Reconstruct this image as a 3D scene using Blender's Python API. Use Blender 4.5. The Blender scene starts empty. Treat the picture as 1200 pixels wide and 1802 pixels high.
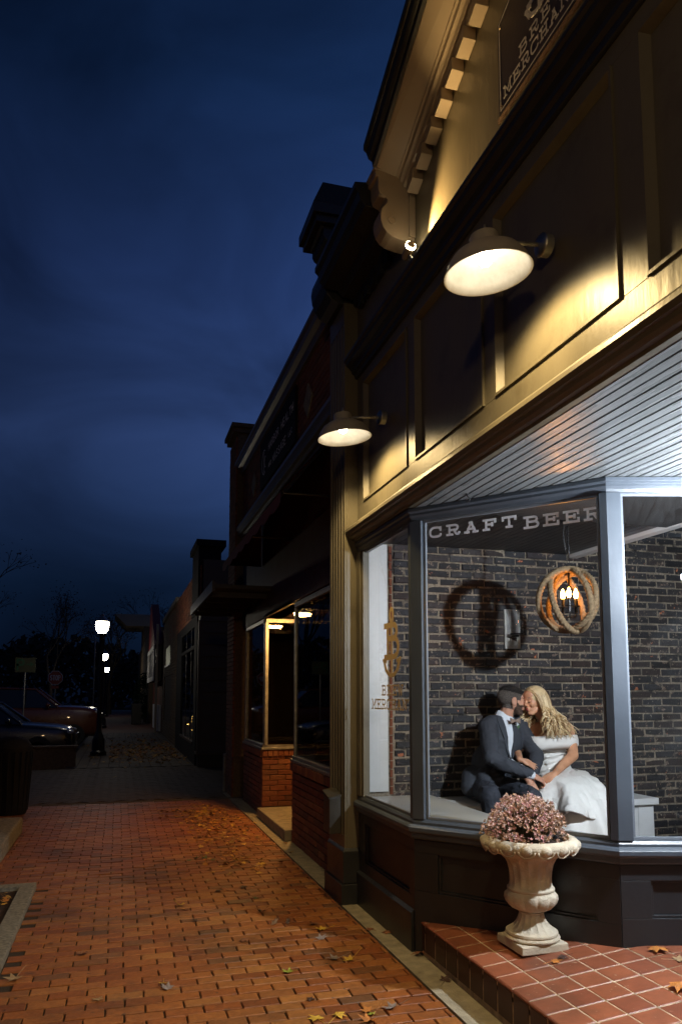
import bpy, bmesh, math, random
import numpy as np
from math import sin, cos, pi, radians, sqrt, atan2
from mathutils import Vector, Matrix, Quaternion
from mathutils.bvhtree import BVHTree
from mathutils import noise as mnoise

random.seed(7)
scn = bpy.context.scene
COL = scn.collection

# ------------------------------------------------------------------ camera
cam = bpy.data.cameras.new('camera')
cam.sensor_fit = 'VERTICAL'; cam.sensor_height = 36.0
cam.lens = 26.3707; cam.shift_y = 0.10315
cam.clip_start = 0.05; cam.clip_end = 1500
camo = bpy.data.objects.new('camera', cam); COL.objects.link(camo)
camo.location = (0, 0, 1.62)
camo.rotation_euler = (radians(90 + 5.8448), 0, radians(-16.379))
scn.camera = camo

# ------------------------------------------------------------------ world (dusk sky)
w = bpy.data.worlds.new('World'); scn.world = w; w.use_nodes = True
nt = w.node_tree; nt.nodes.clear()
N = nt.nodes.new; Lk = nt.links.new
out = N('ShaderNodeOutputWorld'); bg = N('ShaderNodeBackground'); Lk(bg.outputs[0], out.inputs[0])
tc = N('ShaderNodeTexCoord'); sep = N('ShaderNodeSeparateXYZ'); Lk(tc.outputs['Generated'], sep.inputs[0])
grad = N('ShaderNodeValToRGB'); Lk(sep.outputs['Z'], grad.inputs[0])
cr = grad.color_ramp
cr.elements[0].position = 0.0; cr.elements[0].color = (0.0012, 0.0030, 0.0085, 1)
cr.elements[1].position = 1.0; cr.elements[1].color = (0.0012, 0.0030, 0.010, 1)
e = cr.elements.new(0.14); e.color = (0.0032, 0.0090, 0.026, 1)
e = cr.elements.new(0.32); e.color = (0.0105, 0.0215, 0.064, 1)
e = cr.elements.new(0.50); e.color = (0.0068, 0.0155, 0.052, 1)
e = cr.elements.new(0.66); e.color = (0.0030, 0.0092, 0.031, 1)
mp = N('ShaderNodeMapping'); mp.inputs['Scale'].default_value = (1.5, 1.5, 2.6); Lk(tc.outputs['Generated'], mp.inputs[0])
nz = N('ShaderNodeTexNoise'); nz.inputs['Scale'].default_value = 1.9; nz.inputs['Detail'].default_value = 5; nz.inputs['Roughness'].default_value = 0.5
nz.inputs['Distortion'].default_value = 0.6
Lk(mp.outputs[0], nz.inputs[0])
nr = N('ShaderNodeMapRange'); Lk(nz.outputs[0], nr.inputs[0])
nr.inputs[1].default_value = 0.28; nr.inputs[2].default_value = 0.72; nr.inputs[3].default_value = 0.42; nr.inputs[4].default_value = 1.55
# the west side (towards +X) keeps more afterglow
azi = N('ShaderNodeMapRange'); Lk(sep.outputs['X'], azi.inputs[0])
azi.inputs[1].default_value = -0.30; azi.inputs[2].default_value = 0.28; azi.inputs[3].default_value = 0.42; azi.inputs[4].default_value = 1.45
mm = N('ShaderNodeMath'); mm.operation = 'MULTIPLY'; Lk(nr.outputs[0], mm.inputs[0]); Lk(azi.outputs[0], mm.inputs[1])
vm = N('ShaderNodeVectorMath'); vm.operation = 'SCALE'; Lk(grad.outputs[0], vm.inputs[0]); Lk(mm.outputs[0], vm.inputs['Scale'])
Lk(vm.outputs[0], bg.inputs[0]); bg.inputs[1].default_value = 1.65

# ------------------------------------------------------------------ exposure
vs = scn.view_settings
vs.view_transform = 'Standard'; vs.look = 'None'; vs.exposure = 0.0; vs.gamma = 1.0
scn.cycles.max_bounces = 10; scn.cycles.transparent_max_bounces = 24
scn.cycles.sample_clamp_indirect = 4.0
scn.cycles.caustics_reflective = False; scn.cycles.caustics_refractive = False

def point_light(name, loc, power, color, radius=0.05, parent=None):
    l = bpy.data.lights.new(name, 'POINT'); l.energy = power; l.color = color; l.shadow_soft_size = radius
    o = bpy.data.objects.new(name, l); COL.objects.link(o); o.location = loc
    if parent is not None: o.parent = parent
    return o
def spot_light(name, loc, target, power, color, angle, blend, radius, parent=None):
    l = bpy.data.lights.new(name, 'SPOT'); l.energy = power; l.color = color; l.shadow_soft_size = radius
    l.spot_size = radians(angle); l.spot_blend = blend
    o = bpy.data.objects.new(name, l); COL.objects.link(o); o.location = loc
    d = Vector(target) - Vector(loc)
    o.rotation_mode = 'QUATERNION'; o.rotation_quaternion = d.to_track_quat('-Z', 'Y')
    if parent is not None: o.parent = parent
    return o

# the cool light in the entry recess, out of frame to the right
ENTRY = (3.19, 2.70, 2.40)
ENTRY_W = 350.0
WARM = (1.0, 0.70, 0.30)
COOL = (0.86, 0.93, 1.0)
ORANGE = (1.0, 0.50, 0.14)

# ------------------------------------------------------------------ materials
def newmat(name):
    m = bpy.data.materials.new(name); m.use_nodes = True
    return m, m.node_tree, m.node_tree.nodes['Principled BSDF']
def paint(name, col, rough=0.45, bump=0.15, scale=6.0, var=0.12, spec=0.5, grain=None, metal=0.0, coord='Object', dirt=0.0):
    """general surface: base colour with slow noise variation, fine bump"""
    m, t, p = newmat(name)
    tcn = t.nodes.new('ShaderNodeTexCoord')
    n1 = t.nodes.new('ShaderNodeTexNoise'); n1.inputs['Scale'].default_value = scale; n1.inputs['Detail'].default_value = 6
    mpn = t.nodes.new('ShaderNodeMapping')
    if grain: mpn.inputs['Scale'].default_value = grain
    t.links.new(tcn.outputs[coord], mpn.inputs[0]); t.links.new(mpn.outputs[0], n1.inputs[0])
    rp = t.nodes.new('ShaderNodeValToRGB')
    a = [max(0, c*(1-var)) for c in col]; b = [min(1, c*(1+var)) for c in col]
    rp.color_ramp.elements[0].position = 0.3; rp.color_ramp.elements[1].position = 0.7
    rp.color_ramp.elements[0].color = (*a, 1); rp.color_ramp.elements[1].color = (*b, 1)
    t.links.new(n1.outputs[0], rp.inputs[0])
    last = rp.outputs[0]
    if dirt > 0:
        n3 = t.nodes.new('ShaderNodeTexNoise'); n3.inputs['Scale'].default_value = 3.0; n3.inputs['Detail'].default_value = 9; n3.inputs['Roughness'].default_value = 0.7
        t.links.new(tcn.outputs[coord], n3.inputs[0])
        mr = t.nodes.new('ShaderNodeMapRange'); mr.inputs[1].default_value = 0.52; mr.inputs[2].default_value = 0.75; mr.inputs[3].default_value = 0; mr.inputs[4].default_value = dirt
        t.links.new(n3.outputs[0], mr.inputs[0])
        mx = t.nodes.new('ShaderNodeMixRGB'); t.links.new(mr.outputs[0], mx.inputs[0]); t.links.new(last, mx.inputs[1])
        mx.inputs[2].default_value = (col[0]*0.3, col[1]*0.27, col[2]*0.22, 1)
        last = mx.outputs[0]
    t.links.new(last, p.inputs['Base Color'])
    p.inputs['Roughness'].default_value = rough
    p.inputs['Metallic'].default_value = metal
    p.inputs['Specular IOR Level'].default_value = spec
    rr = t.nodes.new('ShaderNodeMapRange'); rr.inputs[3].default_value = max(0.05, rough-0.1); rr.inputs[4].default_value = min(1, rough+0.12)
    t.links.new(n1.outputs[0], rr.inputs[0]); t.links.new(rr.outputs[0], p.inputs['Roughness'])
    n2 = t.nodes.new('ShaderNodeTexNoise'); n2.inputs['Scale'].default_value = scale*9; n2.inputs['Detail'].default_value = 5
    t.links.new(mpn.outputs[0], n2.inputs[0])
    bp = t.nodes.new('ShaderNodeBump'); bp.inputs['Strength'].default_value = bump; bp.inputs['Distance'].default_value = 0.01
    t.links.new(n2.outputs[0], bp.inputs['Height']); t.links.new(bp.outputs[0], p.inputs['Normal'])
    return m
def emit(name, col, strength):
    m, t, p = newmat(name)
    p.inputs['Base Color'].default_value = (*col, 1)
    p.inputs['Emission Color'].default_value = (*col, 1); p.inputs['Emission Strength'].default_value = strength
    return m
def glassmat(name, tint=(1, 1, 1), dust=0.0, rough=0.0):
    m = bpy.data.materials.new(name); m.use_nodes = True
    t = m.node_tree; t.nodes.clear()
    o = t.nodes.new('ShaderNodeOutputMaterial'); mix = t.nodes.new('ShaderNodeMixShader')
    tr = t.nodes.new('ShaderNodeBsdfTransparent'); tr.inputs[0].default_value = (*tint, 1)
    gl = t.nodes.new('ShaderNodeBsdfGlossy'); gl.inputs['Roughness'].default_value = rough
    fr = t.nodes.new('ShaderNodeFresnel'); ge = t.nodes.new('ShaderNodeNewGeometry'); ior = t.nodes.new('ShaderNodeMapRange')
    ior.inputs[3].default_value = 1.5; ior.inputs[4].default_value = 1/1.5       # thin sheet: same reflection from both sides
    t.links.new(ge.outputs['Backfacing'], ior.inputs[0]); t.links.new(ior.outputs[0], fr.inputs[0])
    t.links.new(fr.outputs[0], mix.inputs[0]); t.links.new(tr.outputs[0], mix.inputs[1]); t.links.new(gl.outputs[0], mix.inputs[2])
    last = mix.outputs[0]
    if dust > 0:
        df = t.nodes.new('ShaderNodeBsdfDiffuse'); df.inputs[0].default_value = (0.6, 0.65, 0.7, 1)
        nn = t.nodes.new('ShaderNodeTexNoise'); nn.inputs['Scale'].default_value = 1.9; nn.inputs['Detail'].default_value = 8; nn.inputs['Roughness'].default_value = 0.62
        tcn = t.nodes.new('ShaderNodeTexCoord'); t.links.new(tcn.outputs['Object'], nn.inputs[0])
        mr = t.nodes.new('ShaderNodeMapRange'); mr.inputs[1].default_value = 0.5; mr.inputs[2].default_value = 0.72; mr.inputs[3].default_value = 0.0; mr.inputs[4].default_value = dust
        t.links.new(nn.outputs[0], mr.inputs[0])
        m2 = t.nodes.new('ShaderNodeMixShader'); t.links.new(mr.outputs[0], m2.inputs[0]); t.links.new(last, m2.inputs[1]); t.links.new(df.outputs[0], m2.inputs[2])
        last = m2.outputs[0]
    t.links.new(last, o.inputs[0])
    return m
def brickmat(name, cols, rough=0.8, bump=0.5, attr='tone', stain=None, chips=None, mottle=0.35, scale=30):
    """per-brick colour from the 'tone' face attribute, plus noise, plus optional worn paint"""
    m, t, p = newmat(name)
    at = t.nodes.new('ShaderNodeAttribute'); at.attribute_name = attr
    rp = t.nodes.new('ShaderNodeValToRGB'); t.links.new(at.outputs['Fac'], rp.inputs[0])
    els = rp.color_ramp.elements
    els[0].color = (*cols[0], 1); els[0].position = 0; els[1].color = (*cols[-1], 1); els[1].position = 1
    for i, c in enumerate(cols[1:-1]):
        q = els.new((i+1)/(len(cols)-1)); q.color = (*c, 1)
    tcn = t.nodes.new('ShaderNodeTexCoord')
    n1 = t.nodes.new('ShaderNodeTexNoise'); n1.inputs['Scale'].default_value = scale; n1.inputs['Detail'].default_value = 8; n1.inputs['Roughness'].default_value = 0.65
    t.links.new(tcn.outputs['Object'], n1.inputs[0])
    mr = t.nodes.new('ShaderNodeMapRange'); mr.inputs[1].default_value = 0.25; mr.inputs[2].default_value = 0.75; mr.inputs[3].default_value = 1-mottle; mr.inputs[4].default_value = 1+mottle
    t.links.new(n1.outputs[0], mr.inputs[0])
    vmn = t.nodes.new('ShaderNodeVectorMath'); vmn.operation = 'SCALE'; t.links.new(rp.outputs[0], vmn.inputs[0]); t.links.new(mr.outputs[0], vmn.inputs['Scale'])
    last = vmn.outputs[0]
    def layer(last, sc, lo, hi, col, det=6, ro=0.6):
        nn = t.nodes.new('ShaderNodeTexNoise'); nn.inputs['Scale'].default_value = sc; nn.inputs['Detail'].default_value = det; nn.inputs['Roughness'].default_value = ro
        t.links.new(tcn.outputs['Object'], nn.inputs[0])
        r = t.nodes.new('ShaderNodeMapRange'); r.inputs[1].default_value = lo; r.inputs[2].default_value = hi
        t.links.new(nn.outputs[0], r.inputs[0])
        mx = t.nodes.new('ShaderNodeMixRGB'); t.links.new(r.outputs[0], mx.inputs[0]); t.links.new(last, mx.inputs[1]); mx.inputs[2].default_value = (*col, 1)
        return mx.outputs[0], nn
    if stain:
        for s in stain: last, _ = layer(last, *s)
    t.links.new(last, p.inputs['Base Color'])
    p.inputs['Roughness'].default_value = rough
    n2 = t.nodes.new('ShaderNodeTexNoise'); n2.inputs['Scale'].default_value = scale*2.2; n2.inputs['Detail'].default_value = 8
    t.links.new(tcn.outputs['Object'], n2.inputs[0])
    bp = t.nodes.new('ShaderNodeBump'); bp.inputs['Strength'].default_value = bump; bp.inputs['Distance'].default_value = 0.006
    t.links.new(n2.outputs[0], bp.inputs['Height']); t.links.new(bp.outputs[0], p.inputs['Normal'])
    return m

M = {}
M['slate'] = paint('slate_paint', (0.125, 0.112, 0.080), 0.44, 0.22, 3.0, 0.14, spec=0.4, grain=(1, 1, 0.25), dirt=0.55)
M['charcoal'] = paint('charcoal_paint', (0.0185, 0.020, 0.023), 0.40, 0.12, 4.0, 0.12, dirt=0.2)
M['frame'] = paint('frame_paint', (0.060, 0.073, 0.092), 0.38, 0.08, 5.0, 0.08)
M['friezepaint'] = paint('olive_frieze_paint', (0.125, 0.105, 0.07), 0.36, 0.10, 3.0, 0.10, grain=(1, 1, .2), dirt=0.2)
M['steel'] = paint('dull_steel', (0.045, 0.042, 0.036), 0.45, 0.1, 12, 0.2, metal=0.3, dirt=0.4)
M['trim'] = paint('taupe_trim', (0.30, 0.24, 0.175), 0.42, 0.12, 3.0, 0.08, dirt=0.15)
M['soffit'] = paint('soffit_board', (0.150, 0.160, 0.165), 0.27, 0.25, 2.2, 0.14, grain=(6, .6, 1))
M['darkgap'] = paint('dark_gap', (0.012, 0.010, 0.009), 0.9, 0.0, 5, 0.1)
M['ceil'] = paint('dark_ceiling_board', (0.018, 0.016, 0.015), 0.35, 0.1, 4, 0.15)
M['white'] = paint('white_woodwork', (0.62, 0.64, 0.65), 0.4, 0.08, 4, 0.06, dirt=0.2)
M['ledge'] = paint('grey_ledge', (0.34, 0.36, 0.37), 0.35, 0.08, 3, 0.08)
M['floorin'] = paint('dark_floor', (0.03, 0.025, 0.02), 0.5, 0.1, 4, 0.2)
M['plaster'] = paint('interior_plaster', (0.25, 0.24, 0.22), 0.8, 0.1, 3, 0.1)
M['black'] = paint('black_metal', (0.012, 0.012, 0.013), 0.35, 0.05, 8, 0.1)
M['galv'] = paint('galvanised_metal', (0.33, 0.33, 0.31), 0.42, 0.12, 14, 0.22, metal=0.7, dirt=0.5)
M['enamel'] = paint('shade_enamel', (0.42, 0.38, 0.30), 0.42, 0.06, 8, 0.15, dirt=0.35)
M['enamelin'] = paint('shade_lining_enamel', (0.78, 0.78, 0.76), 0.6, 0.03, 6, 0.06, dirt=0.5)
M['chrome'] = paint('worn_chrome', (0.42, 0.41, 0.38), 0.36, 0.15, 20, 0.2, metal=1.0, dirt=0.3)
M['bulb'] = emit('lit_bulb', (1, 0.90, 0.72), 14.0)
M['glass'] = glassmat('window_glass', (0.97, 0.98, 0.98), 0.0)
M['dustglass'] = glassmat('dusty_window_glass', (0.96, 0.97, 0.98), 0.018)
M['bead'] = paint('glazing_bead', (0.15, 0.17, 0.20), 0.4, 0.08, 4, 0.06, dirt=0.3)
M['darkglass'] = glassmat('dark_window_glass', (0.55, 0.55, 0.52), 0.0)
M['gold'] = paint('gold_lettering', (0.56, 0.42, 0.22), 0.5, 0.0, 6, 0.05)
M['silver'] = paint('pale_lettering', (0.80, 0.83, 0.92), 0.4, 0.0, 6, 0.05)
M['signletter'] = paint('sign_lettering', (0.55, 0.52, 0.50), 0.6, 0.02, 6, 0.1)
M['signboard'] = paint('sign_face', (0.028, 0.020, 0.024), 0.38, 0.06, 5, 0.25)
M['wood'] = paint('bare_wood', (0.22, 0.11, 0.05), 0.7, 0.3, 10, 0.3)
M['stonecast'] = paint('cast_stone', (0.47, 0.42, 0.33), 0.8, 0.5, 12, 0.22, dirt=0.55)
M['conc'] = paint('concrete', (0.27, 0.235, 0.165), 0.85, 0.6, 14, 0.25, dirt=0.5)
M['conc2'] = paint('pebble_concrete', (0.25, 0.23, 0.18), 0.85, 1.0, 40, 0.4, dirt=0.4)
M['asphalt'] = paint('asphalt', (0.035, 0.034, 0.034), 0.85, 0.7, 20, 0.3)
M['sand'] = paint('dark_joint_sand', (0.030, 0.018, 0.010), 0.95, 0.4, 30, 0.3)
M['mulch'] = paint('mulch', (0.035, 0.017, 0.010), 0.95, 1.0, 30, 0.6)
M['grout'] = paint('pale_grout', (0.40, 0.30, 0.20), 0.85, 0.4, 20, 0.35, dirt=0.85)
M['mortar'] = brickmat('old_wall_mortar', [(0.26, 0.22, 0.165), (0.26, 0.22, 0.165)], 0.95, 1.0, stain=[(7, .52, .62, (0.022, 0.020, 0.020), 9, .75), (2.2, .5, .7, (0.05, 0.045, 0.04), 6, .6)], mottle=.5, scale=50)
M['mortar2'] = paint('old_mortar', (0.12, 0.085, 0.05), 0.95, 0.6, 25, 0.3)
M['paver'] = brickmat('clay_paver', [(0.16, 0.042, 0.009), (0.27, 0.080, 0.014), (0.32, 0.125, 0.028), (0.22, 0.058, 0.010), (0.30, 0.098, 0.018), (0.12, 0.050, 0.018)], 0.55, 0.7, stain=[(1.1, .50, .78, (0.05, 0.020, 0.007), 9, .65), (5, .62, .70, (0.06, 0.028, 0.012), 8, .7), (22, .70, .74, (0.02, 0.012, 0.008), 3, .5)], scale=24)
M['concpaver'] = brickmat('grey_paver', [(0.10, 0.080, 0.055), (0.135, 0.11, 0.075), (0.115, 0.09, 0.06)], 0.8, 0.4, stain=[(1.0, .5, .8, (0.04, 0.03, 0.02), 8, .6)])
M['tile'] = brickmat('quarry_tile', [(0.20, 0.062, 0.030), (0.25, 0.080, 0.038), (0.17, 0.050, 0.026)], 0.42, 0.2, mottle=0.22, scale=14, stain=[(2.5, .5, .8, (0.09, 0.035, 0.02), 9, .65), (40, .68, .72, (0.35, 0.22, 0.15), 4, .5)])
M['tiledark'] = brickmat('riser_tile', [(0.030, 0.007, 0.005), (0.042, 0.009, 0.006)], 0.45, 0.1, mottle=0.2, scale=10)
M['redbrick'] = brickmat('red_brick', [(0.13, 0.036, 0.017), (0.19, 0.058, 0.025), (0.16, 0.045, 0.02), (0.23, 0.085, 0.035), (0.09, 0.03, 0.018)], 0.85, 0.7)
M['tanbrick'] = brickmat('tan_brick', [(0.12, 0.07, 0.03), (0.15, 0.09, 0.04), (0.10, 0.055, 0.025)], 0.85, 0.7)
M['blackbrick'] = brickmat('black_painted_brick', [(0.007, 0.007, 0.009), (0.015, 0.015, 0.018), (0.026, 0.027, 0.032), (0.027, 0.016, 0.013), (0.036, 0.036, 0.040)], 0.66, 1.0,
    stain=[(1.2, .55, .85, (0.050, 0.050, 0.050), 8, .65), (15, .575, .615, (0.19, 0.14, 0.105), 9, .75), (11, .675, .70, (0.42, 0.14, 0.06), 5, .6), (30, .66, .70, (0.30, 0.26, 0.20), 4, .6)], mottle=0.6, scale=36)

# ------------------------------------------------------------------ mesh helpers
def wloc(o):
    v = Vector((0, 0, 0))
    while o is not None: v += Vector(o.location); o = o.parent
    return v
def thing(name, label, cat, loc=(0, 0, 0), group=None):
    o = bpy.data.objects.new(name, None); COL.objects.link(o); o.location = loc; o.empty_display_size = 0.2
    o['label'] = label; o['category'] = cat
    if group: o['group'] = group
    return o
def tag(o, label=None, cat=None, group=None, kind=None):
    if label: o['label'] = label
    if cat: o['category'] = cat
    if group: o['group'] = group
    if kind: o['kind'] = kind
    return o
class MB:
    def __init__(s): s.v = []; s.f = []; s.t = []; s.tone = 0.5
    def add(s, vs, fs):
        b = len(s.v); s.v += [tuple(map(float, q)) for q in vs]; s.f += [tuple(i+b for i in q) for q in fs]; s.t += [s.tone]*len(fs)
        return s
    def box(s, x0, x1, y0, y1, z0, z1):
        if x0 > x1: x0, x1 = x1, x0
        if y0 > y1: y0, y1 = y1, y0
        if z0 > z1: z0, z1 = z1, z0
        return s.add([(x0, y0, z0), (x1, y0, z0), (x1, y1, z0), (x0, y1, z0), (x0, y0, z1), (x1, y0, z1), (x1, y1, z1), (x0, y1, z1)],
              [(0, 3, 2, 1), (4, 5, 6, 7), (0, 1, 5, 4), (1, 2, 6, 5), (2, 3, 7, 6), (3, 0, 4, 7)])
    def obox(s, o, u, v, n, su, sv, sn):
        """box with origin corner o and edge vectors u*su, v*sv, n*sn"""
        o = Vector(o); a = Vector(u)*su; b = Vector(v)*sv; c = Vector(n)*sn
        P = [o, o+a, o+a+b, o+b, o+c, o+a+c, o+a+b+c, o+b+c]
        F = [(0, 3, 2, 1), (4, 5, 6, 7), (0, 1, 5, 4), (1, 2, 6, 5), (2, 3, 7, 6), (3, 0, 4, 7)]
        if a.cross(b).dot(c) < 0: F = [tuple(reversed(q)) for q in F]
        return s.add(P, F)
    def sweep(s, prof, A, B, closed=True):
        """profile = list of (A-point, B-point) pairs: loft straight between two section lists"""
        n = len(A); F = []
        for i in range(n if closed else n-1):
            j = (i+1) % n; F.append((i, j, n+j, n+i))
        if closed: F += [tuple(range(n-1, -1, -1)), tuple(range(n, 2*n))]
        return s.add(list(A)+list(B), F)
    def prism(s, poly, z0, z1):
        return s.sweep(None, [(x, y, z0) for x, y in poly], [(x, y, z1) for x, y in poly])
    def tube(s, pts, r, n=8, cap=True):
        pts = [Vector(p) for p in pts]; m = len(pts)
        rs = r if isinstance(r, (list, tuple)) else [r]*m
        up = None; rings = []
        for i, p in enumerate(pts):
            d = (pts[min(i+1, m-1)]-pts[max(i-1, 0)])
            if d.length < 1e-9: d = Vector((0, 0, 1))
            d.normalize()
            if up is None:
                up = Vector((0, 0, 1)) if abs(d.z) < 0.9 else Vector((1, 0, 0))
            up = (up-d*up.dot(d)); up.normalize(); sd = d.cross(up)
            rings.append([p+(up*cos(2*pi*k/n)+sd*sin(2*pi*k/n))*rs[i] for k in range(n)])
        V = [q for rg in rings for q in rg]; F = []
        for i in range(m-1):
            for k in range(n):
                F.append((i*n+k, i*n+(k+1) % n, (i+1)*n+(k+1) % n, (i+1)*n+k))
        if cap: F += [tuple(range(n-1, -1, -1)), tuple((m-1)*n+k for k in range(n))]
        return s.add(V, F)
    def lathe(s, prof, c=(0, 0, 0), n=32, rad=None, axis=None, caps=True):
        """prof: list of (r,z); rad(theta,i) optional multiplier"""
        V = []; F = []; c = Vector(c); m = len(prof)
        for i, (r, z) in enumerate(prof):
            for k in range(n):
                a = 2*pi*k/n; rr = r*(rad(a, i) if rad else 1)
                q = Vector((rr*cos(a), rr*sin(a), z))
                if axis is not None: q = axis @ q
                V.append(c+q)
        for i in range(m-1):
            for k in range(n):
                F.append((i*n+k, i*n+(k+1) % n, (i+1)*n+(k+1) % n, (i+1)*n+k))
        if caps and prof[0][0] > 1e-6: F.append(tuple(range(n-1, -1, -1)))
        if caps and prof[-1][0] > 1e-6: F.append(tuple((m-1)*n+k for k in range(n)))
        return s.add(V, F)
    def ell(s, c, r, rot=None, n=16, m=10):
        c = Vector(c); V = [Vector((0, 0, -1))]; F = []
        for i in range(1, m):
            ph = -pi/2+pi*i/m
            for k in range(n): V.append(Vector((cos(ph)*cos(2*pi*k/n), cos(ph)*sin(2*pi*k/n), sin(ph))))
        V.append(Vector((0, 0, 1)))
        for k in range(n): F.append((0, 1+(k+1) % n, 1+k))
        for i in range(m-2):
            for k in range(n):
                a = 1+i*n; F.append((a+k, a+(k+1) % n, a+n+(k+1) % n, a+n+k))
        a = 1+(m-2)*n
        for k in range(n): F.append((a+k, a+(k+1) % n, len(V)-1))
        if not isinstance(r, (tuple, list)): r = (r, r, r)
        W = []
        for q in V:
            q = Vector((q.x*r[0], q.y*r[1], q.z*r[2]))
            if rot is not None: q = rot @ q
            W.append(c+q)
        return s.add(W, F)
    def cap(s, p0, r0, p1, r1, n=14):
        p0 = Vector(p0); p1 = Vector(p1); d = p1-p0; L = d.length; d.normalize()
        pts = []; rs = []
        for k in range(5):
            a = pi/2*(1-k/5); pts.append(p0-d*r0*sin(a)); rs.append(max(r0*cos(a), 1e-4))
        pts += [p0, p1]; rs += [r0, r1]
        for k in range(1, 6):
            a = pi/2*k/5; pts.append(p1+d*r1*sin(a)); rs.append(max(r1*cos(a), 1e-4))
        return s.tube(pts, rs, n)
    def build(s, name, mat, parent=None, smooth=False, bevel=0.0, label=None):
        me = bpy.data.meshes.new(name)
        off = wloc(parent) if parent is not None else Vector((0, 0, 0))
        me.from_pydata([(a-off.x, b-off.y, c-off.z) for a, b, c in s.v], [], s.f)
        if len(set(s.t)) > 1:
            at = me.attributes.new('tone', 'FLOAT', 'FACE'); at.data.foreach_set('value', s.t)
        me.update()
        if smooth:
            me.polygons.foreach_set('use_smooth', [True]*len(me.polygons))
            if smooth == 'auto':
                me.set_sharp_from_angle(angle=radians(38))
        o = bpy.data.objects.new(name, me); COL.objects.link(o)
        if mat is not None: me.materials.append(mat)
        if parent is not None: o.parent = parent
        if bevel > 0:
            b = o.modifiers.new('bevel', 'BEVEL'); b.width = bevel; b.segments = 2; b.limit_method = 'ANGLE'; b.angle_limit = radians(40)
        if label: o['label'] = label
        return o
def remesh(o, voxel, smooth=2, sub=0):
    """fuse overlapping closed pieces into one continuous surface"""
    md = o.modifiers.new('r', 'REMESH'); md.mode = 'VOXEL'; md.voxel_size = voxel; md.use_smooth_shade = True
    if smooth:
        sm = o.modifiers.new('s', 'SMOOTH'); sm.factor = 0.5; sm.iterations = smooth
    dg = bpy.context.evaluated_depsgraph_get(); dg.update()
    me = bpy.data.meshes.new_from_object(o.evaluated_get(dg)); me.name = o.name
    o.modifiers.clear(); old = o.data; mats = list(old.materials); o.data = me
    me.materials.clear()
    for m_ in mats: me.materials.append(m_)
    me.polygons.foreach_set('use_smooth', [True]*len(me.polygons))
    return o
def copy_tree(root, loc, rotz=0.0, label=None, group=None):
    r = root.copy(); COL.objects.link(r); r.location = loc; r.rotation_euler = (0, 0, rotz)
    if label: r['label'] = label
    if group: r['group'] = group
    for ch in list(root.children):
        c = ch.copy(); COL.objects.link(c); c.parent = r
        for g in ch.children:
            d = g.copy(); COL.objects.link(d); d.parent = c
    return r
def brick_grid(mb, o, u, v, n, W, H, bw, bh, gap, depth, jit=0.0015, bond=0.5, tones=True, clip=None, skip=None, bev=0.004, seed=1):
    """individual bricks laid on the rectangle o + u*[0,W] + v*[0,H], standing out along n"""
    rnd = random.Random(seed)
    o = Vector(o); u = Vector(u); v = Vector(v); n = Vector(n)
    flip = u.cross(v).dot(n) < 0
    rows = int(H/bh+0.5)
    for r in range(rows):
        y0 = r*bh; x = -bond*bw if r % 2 else 0.0
        x += rnd.uniform(-1, 1)*jit*2
        while x < W-1e-4:
            a = max(0, x)+gap/2; b = min(W, x+bw)-gap/2; x += bw
            if b-a < 0.012: continue
            if skip and skip((a+b)/2, y0+bh/2): continue
            c = y0+gap/2; d = y0+bh-gap/2
            h = depth+rnd.uniform(-1, 1)*jit; tl = rnd.uniform(-1, 1)*jit*0.6; tm = rnd.uniform(-1, 1)*jit*0.6
            j = lambda: rnd.uniform(-1, 1)*jit*0.7
            q = [(a+j(), c+j()), (b+j(), c+j()), (b+j(), d+j()), (a+j(), d+j())]
            P = [o+u*s_+v*t_ for s_, t_ in q]+[o+u*s_+v*t_+n*(h-bev) for s_, t_ in q]
            qi = [(q[0][0]+bev, q[0][1]+bev), (q[1][0]-bev, q[1][1]+bev), (q[2][0]-bev, q[2][1]-bev), (q[3][0]+bev, q[3][1]-bev)]
            hh = [h+tl+tm, h-tl+tm, h-tl-tm, h+tl-tm]
            P += [o+u*s_+v*t_+n*hh[i] for i, (s_, t_) in enumerate(qi)]
            F = [(8, 9, 10, 11)]
            for i in range(4):
                k = (i+1) % 4; F += [(i, k, 4+k, 4+i), (4+i, 4+k, 8+k, 8+i)]
            if flip: F = [tuple(reversed(f_)) for f_ in F]
            if tones: mb.tone = rnd.random()
            mb.add(P, F)
    return mb

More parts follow.
